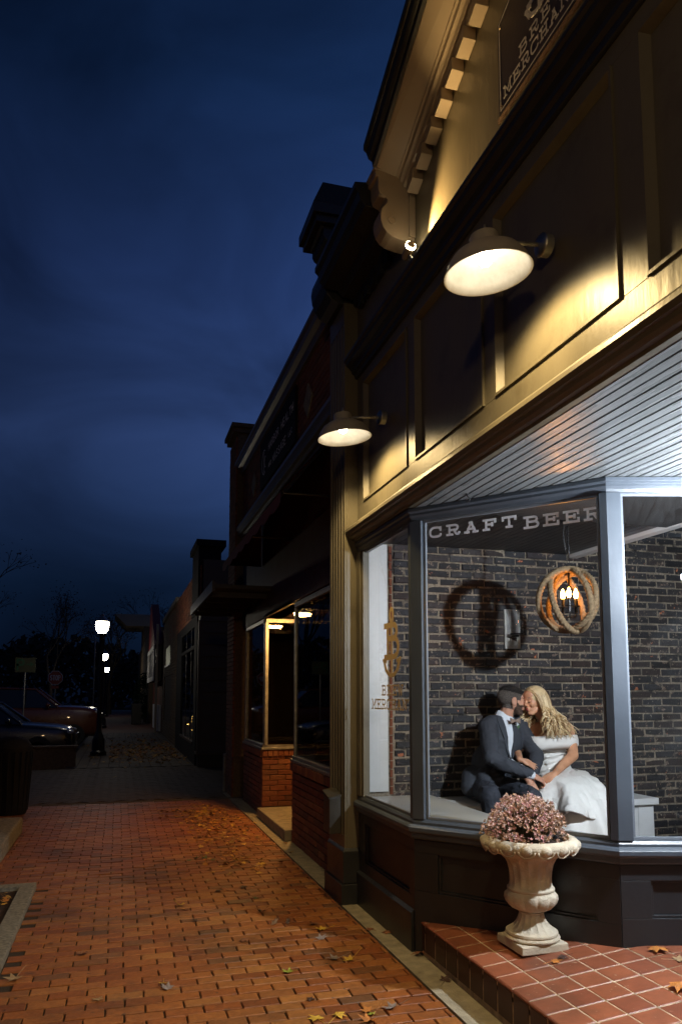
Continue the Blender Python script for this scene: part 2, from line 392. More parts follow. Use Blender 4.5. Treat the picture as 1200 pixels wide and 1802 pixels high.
# ---- stroke lettering (slab serif and plain)
def arc(cx, cy, rx, ry, a0, a1, n=8):
    return [(cx+rx*cos(radians(a0+(a1-a0)*i/n)), cy+ry*sin(radians(a0+(a1-a0)*i/n))) for i in range(n+1)]
SL = {
 'A': [[(.5, 1), (.14, 0)], [(.38, 1), (.56, 1)], [(.5, 1), (.86, 0)], [(0, 0), (.3, 0)], [(.7, 0), (1, 0)], [(.26, .34), (.74, .34)]],
 'B': [[(0, 0), (.68, 0)]+arc(.7, .27, .26, .27, -90, 90)+[(.2, .54)], [(0, 1), (.64, 1)]+arc(.66, .77, .22, .23, 90, -90), [(.2, 0), (.2, 1)]],
 'C': [[(.96, .68), (.96, .96)], [(.96, .8)]+arc(.62, .82, .3, .18, 30, 90)+[(.42, 1)]+arc(.4, .6, .36, .4, 90, 180)+[(.04, .45)]+arc(.4, .4, .36, .4, 180, 270)+[(.62, 0)]+arc(.64, .2, .32, .2, 270, 360)],
 'D': [[(0, 0), (.55, 0)]+arc(.55, .5, .42, .5, -90, 90)+[(0, 1)], [(.2, 0), (.2, 1)]],
 'E': [[(0, 1), (.94, 1), (.94, .76)], [(0, 0), (.96, 0), (.96, .26)], [(.2, 0), (.2, 1)], [(.2, .52), (.7, .52)], [(.7, .4), (.7, .64)]],
 'F': [[(0, 1), (.94, 1), (.94, .76)], [(0, 0), (.42, 0)], [(.2, 0), (.2, 1)], [(.2, .52), (.7, .52)], [(.7, .4), (.7, .64)]],
 'H': [[(.18, 0), (.18, 1)], [(.82, 0), (.82, 1)], [(.18, .5), (.82, .5)], [(0, 0), (.36, 0)], [(0, 1), (.36, 1)], [(.64, 0), (1, 0)], [(.64, 1), (1, 1)]],
 'L': [[(0, 1), (.4, 1)], [(.2, 1), (.2, 0)], [(0, 0), (.9, 0), (.9, .26)]],
 'M': [[(.14, 0), (.14, 1), (.5, .3), (.86, 1), (.86, 0)], [(0, 0), (.3, 0)], [(.7, 0), (1, 0)], [(0, 1), (.14, 1)], [(.86, 1), (1, 1)]],
 'N': [[(.16, 0), (.16, 1), (.84, 0), (.84, 1)], [(0, 0), (.34, 0)], [(0, 1), (.16, 1)], [(.66, 1), (1, 1)]],
 'R': [[(0, 1), (.66, 1)]+arc(.68, .74, .24, .26, 90, -90)+[(.2, .48)], [(.2, 0), (.2, 1)], [(0, 0), (.42, 0)], [(.58, .48), (.74, .1), (.84, 0), (.98, .02), (1.02, .14)]],
 'T': [[(0, .74), (0, 1), (1, 1), (1, .74)], [(.5, 1), (.5, 0)], [(.3, 0), (.7, 0)]],
 'W': [[(.08, 1), (.3, 0), (.5, .8), (.7, 0), (.92, 1)], [(-.04, 1), (.24, 1)], [(.76, 1), (1.04, 1)]],
}
PL = {
 'A': [[(0, 0), (.5, 1), (1, 0)], [(.2, .36), (.8, .36)]], 'B': [[(0, 0), (.6, 0)]+arc(.6, .27, .36, .27, -90, 90)+[(0, .54)], [(.6, .54)]+arc(.58, .77, .32, .23, -90, 90)+[(0, 1), (0, 0)]],
 'C': [arc(.5, .5, .5, .5, 50, 310, 14)], 'D': [[(0, 0), (.45, 0)]+arc(.45, .5, .5, .5, -90, 90)+[(0, 1), (0, 0)]],
 'E': [[(.9, 1), (0, 1), (0, 0), (.9, 0)], [(0, .52), (.7, .52)]], 'G': [arc(.5, .5, .5, .5, 50, 330, 14)+[(.98, .45), (.6, .45)]],
 'H': [[(0, 0), (0, 1)], [(1, 0), (1, 1)], [(0, .5), (1, .5)]], 'L': [[(0, 1), (0, 0), (.85, 0)]], 'M': [[(0, 0), (0, 1), (.5, .3), (1, 1), (1, 0)]],
 'N': [[(0, 0), (0, 1), (1, 0), (1, 1)]], 'O': [arc(.5, .5, .5, .5, 0, 360, 18)], 'P': [[(0, 0), (0, 1), (.6, 1)]+arc(.6, .74, .34, .26, 90, -90)+[(0, .48)]],
 'R': [[(0, 0), (0, 1), (.6, 1)]+arc(.6, .74, .34, .26, 90, -90)+[(0, .48)], [(.5, .48), (1, 0)]],
 'S': [arc(.5, .74, .42, .26, 40, 270, 10)+arc(.5, .25, .42, .25, 85, -140, 10)], 'T': [[(0, 1), (1, 1)], [(.5, 1), (.5, 0)]],
 'W': [[(0, 1), (.25, 0), (.5, .8), (.75, 0), (1, 1)]], 'Y': [[(0, 1), (.5, .5), (1, 1)], [(.5, .5), (.5, 0)]],
}
def strokes(mb, polys, o, u, v, n, sw, sh, wd, th, k0=0):
    """flat strokes: polylines in unit box scaled by sw,sh at origin o, axes u,v, facing n; each a hair thicker than the last"""
    o = Vector(o); u = Vector(u); v = Vector(v); n = Vector(n)
    for k, pl in enumerate(polys):
        P = [Vector((a*sw, b*sh, 0)) for a, b in pl]
        Q = [P[0]]
        for p in P[1:]:
            if (p-Q[-1]).length > 1e-5: Q.append(p)
        P = Q
        closed = (P[0]-P[-1]).length < 1e-4 and len(P) > 3
        Lf = []; Rt = []; m = len(P)
        for i in range(m):
            if closed and i in (0, m-1): d0 = (P[m-1]-P[m-2]).normalized(); d1 = (P[1]-P[0]).normalized()
            else:
                d0 = (P[i]-P[i-1]).normalized() if i > 0 else (P[1]-P[0]).normalized()
                d1 = (P[i+1]-P[i]).normalized() if i < m-1 else d0
            t = (d0+d1)
            if t.length < 0.3: t = d1
            t.normalize(); nn = Vector((-t.y, t.x, 0)); cs = max(0.45, nn.dot(Vector((-d1.y, d1.x, 0))))
            e = Vector((0, 0, 0))
            if not closed and i == 0: e = -d1*wd*0.5
            if not closed and i == m-1: e = d0*wd*0.5
            Lf.append(P[i]+nn*wd*.5/cs+e); Rt.append(P[i]-nn*wd*.5/cs+e)
        h = th+(k+k0)*0.00018
        V = []
        for hh in (0, h):
            for q in Lf: V.append(o+u*q.x+v*q.y+n*hh)
            for q in Rt: V.append(o+u*q.x+v*q.y+n*hh)
        F = []
        for i in range(m-1):
            F.append((2*m+i, 3*m+i, 3*m+i+1, 2*m+i+1))
            F.append((i, i+1, 2*m+i+1, 2*m+i)); F.append((m+i+1, m+i, 3*m+i, 3*m+i+1))
        if not closed:
            F.append((0, 2*m, 3*m, m)); F.append((m-1, 2*m-1, 4*m-1, 3*m-1))
        mb.add(V, F)
    return mb
def text(mb, s, o, u, v, n, ch, cw, gap, wd, th, font=SL, space=None):
    x = 0.0; o = Vector(o)
    for i, c in enumerate(s):
        if c == ' ': x += (space if space is not None else cw*0.8); continue
        k = 1.15 if c in 'MW' else 1.0
        strokes(mb, font[c], o+Vector(u)*x, u, v, n, cw*k, ch, wd, th, 0)
        x += cw*k+gap
    return x-gap
def logo(mb, o, u, v, n, s, wd, th):
    """slab B crossed by an anchor: ring on top, flukes below; s = total height, origin = bottom centre"""
    o = Vector(o); uu = Vector(u)
    B = [[(-.27, .30), (.10, .30)]+arc(.10, .43, .16, .13, -90, 90)+[(-.14, .56)], [(-.27, .75), (.08, .75)]+arc(.08, .655, .12, .095, 90, -90), [(-.16, .30), (-.16, .75)]]
    strokes(mb, B, o, u, v, n, s, s, wd*1.5, th)
    sh = [[(0, .045), (0, .50)], [(0, .62), (0, .80)], arc(0, .89, .062, .09, 0, 360, 16),
          arc(0, .24, .27, .20, 195, 345, 14)]
    strokes(mb, sh, o, u, v, n, s, s, wd*1.1, th, 5)
    fl = [[(-.33, .26), (-.25, .12)], [(-.33, .26), (-.22, .24)], [(.33, .26), (.25, .12)], [(.33, .26), (.22, .24)]]
    strokes(mb, fl, o, u, v, n, s, s, wd*.9, th, 10)
# ================================================================== GROUND
def structure(mb, name, mat, **k):
    o = mb.build(name, mat, **k); o['kind'] = 'structure'; return o
structure(MB().box(-300, 300, -60, 400, -0.30, -0.16), 'ground', M['asphalt'])
structure(MB().box(-40, -2.75, -20, 90, -0.155, -0.13), 'street', M['asphalt'])
m = MB().box(-2.6, 1.69, -3, 11.95, -0.14, -0.010)
structure(m, 'sidewalk_bed', M['sand'])
def in_planter(x, y):
    X = -2.6+x; Y = 1.2+y
    return X < -0.62 and 4.2 < Y < 6.98
m = brick_grid(MB(), (-2.6, 1.2, -0.03), (1, 0, 0), (0, 1, 0), (0, 0, 1), 4.285, 10.75, 0.198, 0.0985, 0.008, 0.030, jit=0.0024, bond=0.5, seed=3, bev=0.0035, skip=in_planter)
structure(m, 'sidewalk', M['paver'])
structure(MB().box(-2.6, 4.0, 11.955, 12.10, -0.14, 0.004), 'alley_kerb', M['mortar2'])
m = MB().box(1.692, 2.6, 5.0, 12.7, -0.14, 0.003); m.box(1.692, 1.86, -2, 5.0, -0.14, 0.003)
structure(m, 'concrete_strip', M['conc'])
structure(MB().box(-2.75, -2.605, -6, 17.6, -0.14, 0.01), 'street_kerb', M['conc'], bevel=0.012)
# herringbone alley crossing
hb = MB(); rnd = random.Random(5); u_ = Vector((cos(pi/4), sin(pi/4), 0)); v_ = Vector((-sin(pi/4), cos(pi/4), 0)); O_ = Vector((0.5, 10.0, 0)); s_ = 0.1
for i in range(-70, 110):
    for j in range(-70, 110):
        r_ = (i-j) % 4
        if r_ not in (0, 3): continue
        W_, H_ = (2, 1) if r_ == 0 else (1, 2)
        cpt = O_+u_*s_*(i+W_/2)+v_*s_*(j+H_/2)
        if not (-3.1 < cpt.x < 5.2 and 12.16 < cpt.y < 17.62): continue
        hb.tone = rnd.random(); g = 0.0035; a = O_+u_*(s_*i+g)+v_*(s_*j+g); h_ = 0.012+rnd.uniform(-.0015, .0015)
        hb.obox(a+Vector((0, 0, -0.014)), u_, v_, (0, 0, 1), s_*W_-2*g, s_*H_-2*g, h_)
M['alleybrick'] = brickmat('alley_brick', [(0.055, 0.030, 0.012), (0.08, 0.046, 0.018), (0.065, 0.038, 0.015)], 0.75, 0.5)
structure(hb, 'alley', M['alleybrick'])
structure(MB().box(-40, 5.4, 12.10, 17.70, -0.14, -0.012), 'alley_bed', M['sand'])
m = brick_grid(MB(), (-1.1, 17.75, -0.03), (1, 0, 0), (0, 1, 0), (0, 0, 1), 2.95, 15.3, 0.23, 0.23, 0.014, 0.030, jit=0.002, bond=0.0, seed=8)
structure(m, 'far_pavers', M['concpaver'])
structure(MB().box(-1.1, 3.2, 17.75, 33.1, -0.14, -0.010), 'far_sidewalk_bed', M['sand'])
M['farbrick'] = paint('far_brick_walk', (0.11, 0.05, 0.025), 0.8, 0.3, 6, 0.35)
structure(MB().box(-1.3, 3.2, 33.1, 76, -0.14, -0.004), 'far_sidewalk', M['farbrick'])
structure(MB().box(-60, 60, 76.2, 84, -0.14, -0.05), 'cross_street', M['conc'])

# ================================================================== BREW PUB BUILDING
XW = 1.836
B0 = Vector((XW, 4.583)); Q0 = Vector((2.624, 3.583)); E0 = Vector((4.014, 3.174))
YC = 2.86
def my(p): return Vector((p[0], 2*YC-p[1]))
pub = thing('brew_pub', 'slate-painted shopfront with angled glass bay, gabled cornice and barn lamps', 'building', (XW, YC, 0))
def outn(a, b):
    d = (b-a).normalized(); return Vector((d.y, -d.x))
def path_sweep(mb, path, prof, closed_prof=True, ends=(None, None)):
    """profile of (outward, z) swept along a 2D path with mitred corners"""
    path = [Vector(p) for p in path]; secs = []
    for i, p in enumerate(path):
        if i == 0: n_ = outn(path[0], path[1]); k = 1
        elif i == len(path)-1: n_ = outn(path[-2], path[-1]); k = 1
        else:
            n0 = outn(path[i-1], p); n1 = outn(p, path[i+1]); n_ = (n0+n1).normalized(); k = 1/max(0.3, n_.dot(n0))
        secs.append([(p.x+n_.x*k*a, p.y+n_.y*k*a, z) for a, z in prof])
    n = len(prof); V = [q for s in secs for q in s]; F = []
    for i in range(len(secs)-1):
        for j in range(n):
            F.append((i*n+j, i*n+(j+1) % n, (i+1)*n+(j+1) % n, (i+1)*n+j))
    F += [tuple(range(n-1, -1, -1)), tuple((len(secs)-1)*n+j for j in range(n))]
    mb.add(V, F); return mb
def panel_wall(mb, back, A, B, z0, z1, s0, s1, p0, p1, th=0.06, rec=0.028):
    """framed wall between 2D points A,B with one recessed panel s0..s1, p0..p1"""
    A = Vector(A); B = Vector(B); L = (B-A).length; d = (B-A).normalized(); n_ = outn(A, B)
    def bx(a, b, c, e, off0, off1, tgt):
        o = (A.x+d.x*a-n_.x*off0, A.y+d.y*a-n_.y*off0, c)
        tgt.obox(o, (d.x, d.y, 0), (0, 0, 1), (-n_.x, -n_.y, 0), b-a, e-c, off1-off0)
    g = 0.0006
    bx(0.002, L-0.002, z0, p0, 0, th, mb); bx(0.002, L-0.002, p1, z1, 0, th, mb)
    bx(0.002, s0, p0+g, p1-g, 0, th, mb); bx(s1, L-0.002, p0+g, p1-g, 0, th, mb)
    bx(s0+g, s1-g, p0+g, p1-g, rec, th, back)
    # small stepped bead round the recess
    w_ = 0.014
    bx(s0+g, s1-g, p0+g, p0+w_, rec*0.45, rec, mb); bx(s0+g, s1-g, p1-w_, p1-g, rec*0.45, rec, mb)
    bx(s0+g, s0+w_, p0+w_+g, p1-w_-g, rec*0.45, rec, mb); bx(s1-w_, s1-g, p0+w_+g, p1-w_-g, rec*0.45, rec, mb)
PATH = [Vector((XW, 5.755)), B0, Q0, E0]
SILL = [(-.07, .705), (.012, .705), (.022, .715), (.022, .742), (.040, .748), (.044, .758), (.044, .780), (.030, .790), (.012, .796), (.012, .812), (0.0, .828), (-.07, .828)]
HEAD = [(-.07, 2.765), (-.004, 2.765), (.004, 2.785), (.016, 2.80), (.016, 2.815), (.030, 2.825), (.030, 2.8465), (-.07, 2.8465)]
M['sillpaint'] = M['frame']
def bay(path, mirror, parent):
    seg = [(path[i], path[i+1]) for i in range(3)]
    wall = MB(); back = MB()
    spec = [(.155, 1.09, .34, .63), (.164, 1.146, .385, .62), (.166, 1.25, .42, .618)]
    for (A, B), (s0, s1, p0, p1) in zip(seg, spec if not mirror else spec[::-1]):
        L = (B-A).length
        if mirror: s0, s1 = L-s1, L-s0
        panel_wall(wall, back, A, B, 0.0, 0.7, max(.1, s0), min(L-.1, s1), p0, p1)
    wall.build('base_wall', M['charcoal'], parent, bevel=0.002); back.build('base_panel', M['charcoal'], parent)
    path_sweep(MB(), path, SILL).build('sill', M['frame'], parent, bevel=0.0015)
    path_sweep(MB(), path, HEAD).build('header', M['frame'], parent, bevel=0.0015)
    if not mirror:
        bb = MB(); y0, y1 = 4.60, 5.752
        bb.sweep(None, [(XW-.001, y0, 0.0), (XW-.022, y0, 0.0), (XW-.022, y0, .24), (XW-.001, y0, .262)], [(XW-.001, y1, 0.0), (XW-.022, y1, 0.0), (XW-.022, y1, .24), (XW-.001, y1, .262)])
        bb.build('baseboard', M['charcoal'], parent, bevel=0.002)
    # corner posts: two faces that meet on the corner
    for i in (1, 2):
        p = path[i]; n0 = outn(path[i-1], p); n1 = outn(p, path[i+1]); d0 = (p-path[i-1]).normalized(); d1 = (path[i+1]-p).normalized()
        nm = (n0+n1).normalized(); k = 0.012/nm.dot(n0)
        c0 = p+nm*k; a = p-d0*0.040+n0*0.012; b_ = p+d1*0.078+n1*0.012
        if mirror: a = p-d0*0.078+n0*0.012; b_ = p+d1*0.040+n1*0.012
        poly = [a, c0, b_, b_-n1*0.075, p-nm*k*5.0, a-n0*0.075]
        mb = MB(); mb.prism([(q.x, q.y) for q in poly], .8285, 2.7645); mb.build('corner_post', M['frame'], parent, bevel=0.003)
        # bright inner glazing bead
    # panes
    panes = []
    for i, (A, B) in enumerate(seg):
        d = (B-A).normalized(); n_ = outn(A, B); L = (B-A).length
        g = MB(); a = A+d*0.03-n_*0.035; ln = L-0.06
        z0, z1 = .83, 2.764
        g.add([(a.x, a.y, z0), (a.x+d.x*ln, a.y+d.y*ln, z0), (a.x+d.x*ln, a.y+d.y*ln, z1), (a.x, a.y, z1)], [(0, 1, 2, 3)])
        panes.append(g.build('window_pane', M['dustglass'] if i == 2 else M['glass'], parent))
        # glazing stops
        st = MB(); s0 = 0.085 if i else 0.03; s1 = L-(0.05 if i < 2 else 0.02)
        def sb(u0, u1, zz0, zz1, o0, o1):
            o = (A.x+d.x*u0-n_.x*o0, A.y+d.y*u0-n_.y*o0, zz0); st.obox(o, (d.x, d.y, 0), (0, 0, 1), (-n_.x, -n_.y, 0), u1-u0, zz1-zz0, o1-o0)
        sb(s0, s1, .8283, .846, .014, .033); sb(s0, s1, 2.748, 2.7648, .014, .033); sb(s0, s0+.013, .8465, 2.7475, .014, .033); sb(s1-.013, s1, .8465, 2.7475, .014, .033)
        st.build('glazing_bead', M['bead'], parent, bevel=0.002)
    return panes
panes = bay(PATH, False, pub)
PATH2 = [my(p) for p in PATH[::-1]]
panes2 = bay(PATH2, True, pub)
# left jamb frame next to pier, street pane
m = MB(); m.box(XW-.004, XW+.05, 5.62, 5.752, .829, 2.764); m.box(XW-.018, XW-.0045, 5.655, 5.752, .83, 2.764)
m.build('window_jamb', M['slate'], pub, bevel=0.004)
# door between the bays
door = MB(); dx = E0.x+0.03
door.box(dx, dx+.045, 2.28, 2.42, .28, 2.35); door.box(dx, dx+.045, 3.06, 3.20-.03, .28, 2.35); door.box(dx, dx+.045, 2.4205, 3.0595, .28, .55); door.box(dx, dx+.045, 2.4205, 3.0595, 2.20, 2.35)
do = door.build('door', M['charcoal'], pub, bevel=0.003)
MB().box(dx+.02, dx+.026, 2.42, 3.06, .55, 2.20).build('pane', M['glass'], do)
MB().tube([(dx-.05, 2.5, 1.05), (dx-.05, 2.5, 1.45)], .012).build('handle', M['chrome'], do)
m = MB(); m.box(dx-.01, dx+.06, 2.21, 2.279, .28, 2.84); m.box(dx-.01, dx+.06, 3.1705, 3.25, .28, 2.84); m.box(dx-.01, dx+.06, 2.2795, 3.17, 2.355, 2.45); m.box(dx-.01, dx+.06, 2.28, 3.17, 2.75, 2.84)
m.build('door_frame', M['frame'], pub, bevel=0.003)
MB().box(dx+.02, dx+.026, 2.28, 3.17, 2.45, 2.75).build('transom_pane', M['glass'], pub)

# lettering on glass
def on_pane(A, B, s, z, off=-0.030):
    d = (B-A).normalized(); n_ = outn(A, B); p = A+d*s+n_*off
    return (p.x, p.y, z), (d.x, d.y, 0), (n_.x, n_.y, 0)
o, u, n_ = on_pane(B0, Q0, .121, 2.650)
m = MB(); text(m, 'CRAFT', o, u, (0, 0, 1), n_, .060, .082, .046, .0145, .001)
o, u, n_ = on_pane(B0, Q0, .774, 2.628)
text(m, 'BEER', o, u, (0, 0, 1), n_, .063, .088, .034, .0145, .001)
m.build('lettering', M['silver'], panes[1])
o, u, n_ = on_pane(PATH[0], B0, 5.755-5.06, 1.735)
m = MB(); logo(m, o, u, (0, 0, 1), n_, .51, .027, .001)
o, u, n_ = on_pane(PATH[0], B0, 5.755-5.27, 1.617); text(m, 'BREW', o, u, (0, 0, 1), n_, .066, .085, .024, .0115, .001)
o, u, n_ = on_pane(PATH[0], B0, 5.755-5.50, 1.515); text(m, 'MERCHANT', o, u, (0, 0, 1), n_, .066, .084, .021, .0115, .001)
m.build('lettering', M['gold'], panes[0])

# soffit boards over the recess (run along the street)
m = MB(); bk = MB(); x = 1.842
def soffit_span(x):
    """y limits of the recess ceiling at depth x"""
    if x <= Q0.x: t = (x-B0.x)/(Q0.x-B0.x); y = B0.y+(Q0.y-B0.y)*t
    else: t = (x-Q0.x)/(E0.x-Q0.x); y = Q0.y+(E0.y-Q0.y)*t
    return y+0.02
k = 0
while x < 4.06:
    xa, xb = x, min(x+.0525, 4.07); y = soffit_span(xa); y2 = soffit_span(xb)
    m.tone = random.random()
    h = 0.0005*(k % 3)
    m.sweep(None, [(xa, y, 2.850+h), (xb, y2, 2.850+h), (xb, y2, 2.866), (xa, y, 2.866)], [(xa, 2*YC-y, 2.850+h), (xb, 2*YC-y2, 2.850+h), (xb, 2*YC-y2, 2.866), (xa, 2*YC-y, 2.866)])
    x += 0.0635; k += 1
m.build('soffit', M['soffit'], pub, bevel=0.0015)
MB().box(1.838, 4.1, 1.1, 4.63, 2.868, 2.885).build('soffit_backing', M['darkgap'], pub)

# fascia with mouldings, panels (built once per repeated panel)
y0, y1 = -0.035, 5.755
def yprof(prof, name, mat, ya=y0, yb=y1, bevel=0.0015, parent=pub):
    return MB().sweep(None, [(x, ya, z) for x, z in prof], [(x, yb, z) for x, z in prof]).build(name, mat, parent, bevel=bevel)
yprof([(1.842, 3.005), (1.800, 2.992), (1.760, 2.980), (1.742, 2.968), (1.728, 2.950), (1.722, 2.925), (1.735, 2.905), (1.752, 2.902), (1.757, 2.885), (1.775, 2.872), (1.800, 2.870), (1.806, 2.856), (1.842, 2.852)], 'fascia_moulding', M['slate'])
PAN = [(5.585, 4.632), (4.489, 3.512), (3.378, 2.367)]
PAN += [(2*YC-PAN[1][1], 2*YC-PAN[1][0]), (2*YC-PAN[0][1], 2*YC-PAN[0][0])]
rails = MB()
rails.box(XW, XW+.06, y0, y1, 3.0, 3.158); rails.box(XW, XW+.06, y0, y1, 4.150, 4.26)
edges = [y1]+[v for p in PAN for v in p]+[y0]
for i in range(0, len(edges), 2):
    rails.box(XW, XW+.06, edges[i+1], edges[i], 3.1585, 4.1495)
rails.build('upper_frame', M['slate'], pub, bevel=0.002)
for a, b in PAN:
    f = MB(); w_ = 0.035; X0 = XW-.012
    # raised moulding round the opening, sloping in to the recessed board
    def mold(pts_out, pts_in):
        for i in range(4):
            j = (i+1) % 4; (ya, za), (yb, zb) = pts_out[i], pts_out[j]; (yc, zc), (yd, zd) = pts_in[i], pts_in[j]
            f.sweep(None, [(XW-.0005, ya, za), (X0, ya, za), (X0, (ya*.6+yc*.4), (za*.6+zc*.4)), (XW+.026, yc, zc), (XW+.030, yc, zc), (XW+.030, ya, za)],
                    [(XW-.0005, yb, zb), (X0, yb, zb), (X0, (yb*.6+yd*.4), (zb*.6+zd*.4)), (XW+.026, yd, zd), (XW+.030, yd, zd), (XW+.030, yb, zb)])
    mold([(a, 3.1585), (b, 3.1585), (b, 4.1495), (a, 4.1495)], [(a-w_, 3.1585+w_), (b+w_, 3.1585+w_), (b+w_, 4.1495-w_), (a-w_, 4.1495-w_)])
    pm = f.build('panel_moulding', M['slate'], pub)
    MB().box(XW+.0285, XW+.05, b+.003, a-.003, 3.162, 4.146).build('panel_board', M['slate'], pub)
yprof([(1.842, 4.235), (1.812, 4.240), (1.806, 4.268), (1.785, 4.280), (1.780, 4.300), (1.762, 4.322), (1.735, 4.340), (1.730, 4.362), (1.712, 4.370), (1.712, 4.392), (1.842, 4.420)], 'belt_cornice', M['charcoal'])
# frieze wall under the gable and cornice
GA, GB = 4.47, YC
def gz(y, z0, slope=.40):
    t = min(max(GA-abs(y-YC)-YC, 0), GA-YC) if False else None
    d = GA-y if y >= YC else y-(2*YC-GA)
    return z0+slope*max(0, min(d, GA-YC))
fw = MB(); ys = [y1, GA, YC, 2*YC-GA, y0]
for i in range(4):
    a, b = ys[i], ys[i+1]
    fw.sweep(None, [(XW+.002, a, 4.405), (XW+.1, a, 4.405), (XW+.1, a, gz(a, 5.06)), (XW+.002, a, gz(a, 5.06))], [(XW+.002, b, 4.405), (XW+.1, b, 4.405), (XW+.1, b, gz(b, 5.06)), (XW+.002, b, gz(b, 5.06))])
fw.build('frieze_wall', M['friezepaint'], pub)
# cornice: profile (x, z) at foot of gable; level parts either side
def cornice_piece(prof, name, mat, ya, yb, slope_on=True, rise=None):
    A = [(x, ya, z+(gz(ya, 0, s) if slope_on else 0)) for x, z, s in prof]; Bp = [(x, yb, z+(gz(yb, 0, s) if slope_on else 0)) for x, z, s in prof]
    return MB().sweep(None, A, Bp).build(name, mat, pub, bevel=0.002)
SOF = [(1.560, 5.150, .43), (1.705, 5.118, .415), (1.705, 5.20, .41), (1.560, 5.20, .42)]
CRN = [(1.8365, 5.030, .385), (1.775, 5.030, .385), (1.772, 5.055, .39), (1.755, 5.060, .395), (1.748, 5.085, .40), (1.728, 5.092, .405), (1.722, 5.112, .41), (1.706, 5.116, .412), (1.706, 5.21, .41), (1.8365, 5.21, .40)]
TOP = [(1.559, 5.151, .43), (1.535, 5.155, .43), (1.530, 5.19, .42), (1.505, 5.205, .41), (1.490, 5.245, .40), (1.470, 5.262, .39), (1.470, 5.30, .39), (1.90, 5.36, .40), (1.90, 5.202, .41), (1.559, 5.202, .42)]
for ya, yb in ((GA, YC), (2*YC-GA, YC)):
    cornice_piece(SOF, 'gable_soffit', M['trim'], ya, yb); cornice_piece(CRN, 'gable_bed_moulding', M['trim'], ya, yb); cornice_piece(TOP, 'gable_crown', M['charcoal'], ya, yb)
LOWP = [(1.8365, 4.86), (1.800, 4.87), (1.790, 4.92), (1.70, 4.93), (1.66, 4.98), (1.535, 4.985), (1.520, 5.01), (1.500, 5.03), (1.485, 5.085), (1.460, 5.11), (1.460, 5.15), (1.8365, 5.20)]
yprof(LOWP, 'level_cornice', M['charcoal'], GA+.16, 5.74, 0.002); yprof(LOWP, 'level_cornice', M['charcoal'], y0+.02, 2*YC-GA-.16, 0.002)
# dentils
dn = 0
yy = GA-.06
while yy > 2*YC-GA+.02:
    c0 = 5.0295
    def zz(y): return gz(y, c0, .385)
    a, b = yy, yy-.100
    d_ = MB(); d_.sweep(None, [(1.8355, a, zz(a)-.075), (1.757, a, zz(a)-.075), (1.757, a, zz(a)), (1.8355, a, zz(a))], [(1.8355, b, zz(b)-.075), (1.757, b, zz(b)-.075), (1.757, b, zz(b)), (1.8355, b, zz(b))])
    d_.build('dentil', M['trim'], pub, bevel=0.002); yy -= .156; dn += 1
yy = 5.62
while yy > GA+.2:
    MB().box(1.8355, 1.795, yy-.084, yy, 4.79, 4.869).build('dentil', M['charcoal'], pub, bevel=0.002); yy -= .156
# scroll brackets at the feet of the gable
def scroll(cx, z0, sx, sz):
    pts = [(1.555, 5.145), (1.555, 5.105), (1.575, 5.10), (1.575, 5.02)]
    pts += [(1.585+.0, 4.985), (1.605, 4.975), (1.628, 4.965), (1.640, 4.945), (1.636, 4.92), (1.622, 4.902), (1.605, 4.885), (1.595, 4.86), (1.590, 4.82), (1.594, 4.785), (1.608, 4.745), (1.635, 4.71), (1.670, 4.69), (1.72, 4.678), (1.775, 4.672), (1.8362, 4.670), (1.8362, 5.145)]
    return pts
def bracket(yc0, sgn):
    P = scroll(0, 0, 1, 1); ya, yb = yc0, yc0+sgn*.155
    m = MB(); m.sweep(None, [(x, ya, z) for x, z in P], [(x, yb, z) for x, z in P])
    o = m.build('scroll_bracket', M['trim'], pub, bevel=0.003)
    c = MB(); c.box(1.545, 1.70, ya-sgn*.012, yb+sgn*.012, 5.146, 5.166); c.build('cap', M['trim'], o)
    r = MB(); rot = Matrix.Rotation(pi/2, 3, 'X')
    r.lathe([(.028, 0), (.028, .012), (.020, .012), (.020, .004), (0, .004)], (1.672, ya+sgn*.001, 4.80), 20, axis=Matrix.Rotation(sgn*pi/2, 3, 'X')); r.build('rosette', M['trim'], o)
    e = MB(); e.box(1.79, 1.835, ya-sgn*.018, ya-sgn*.0005, 4.70, 5.03); e.build('backplate', M['trim'], o, bevel=0.002)
bracket(GA, 1); bracket(2*YC-GA, -1)
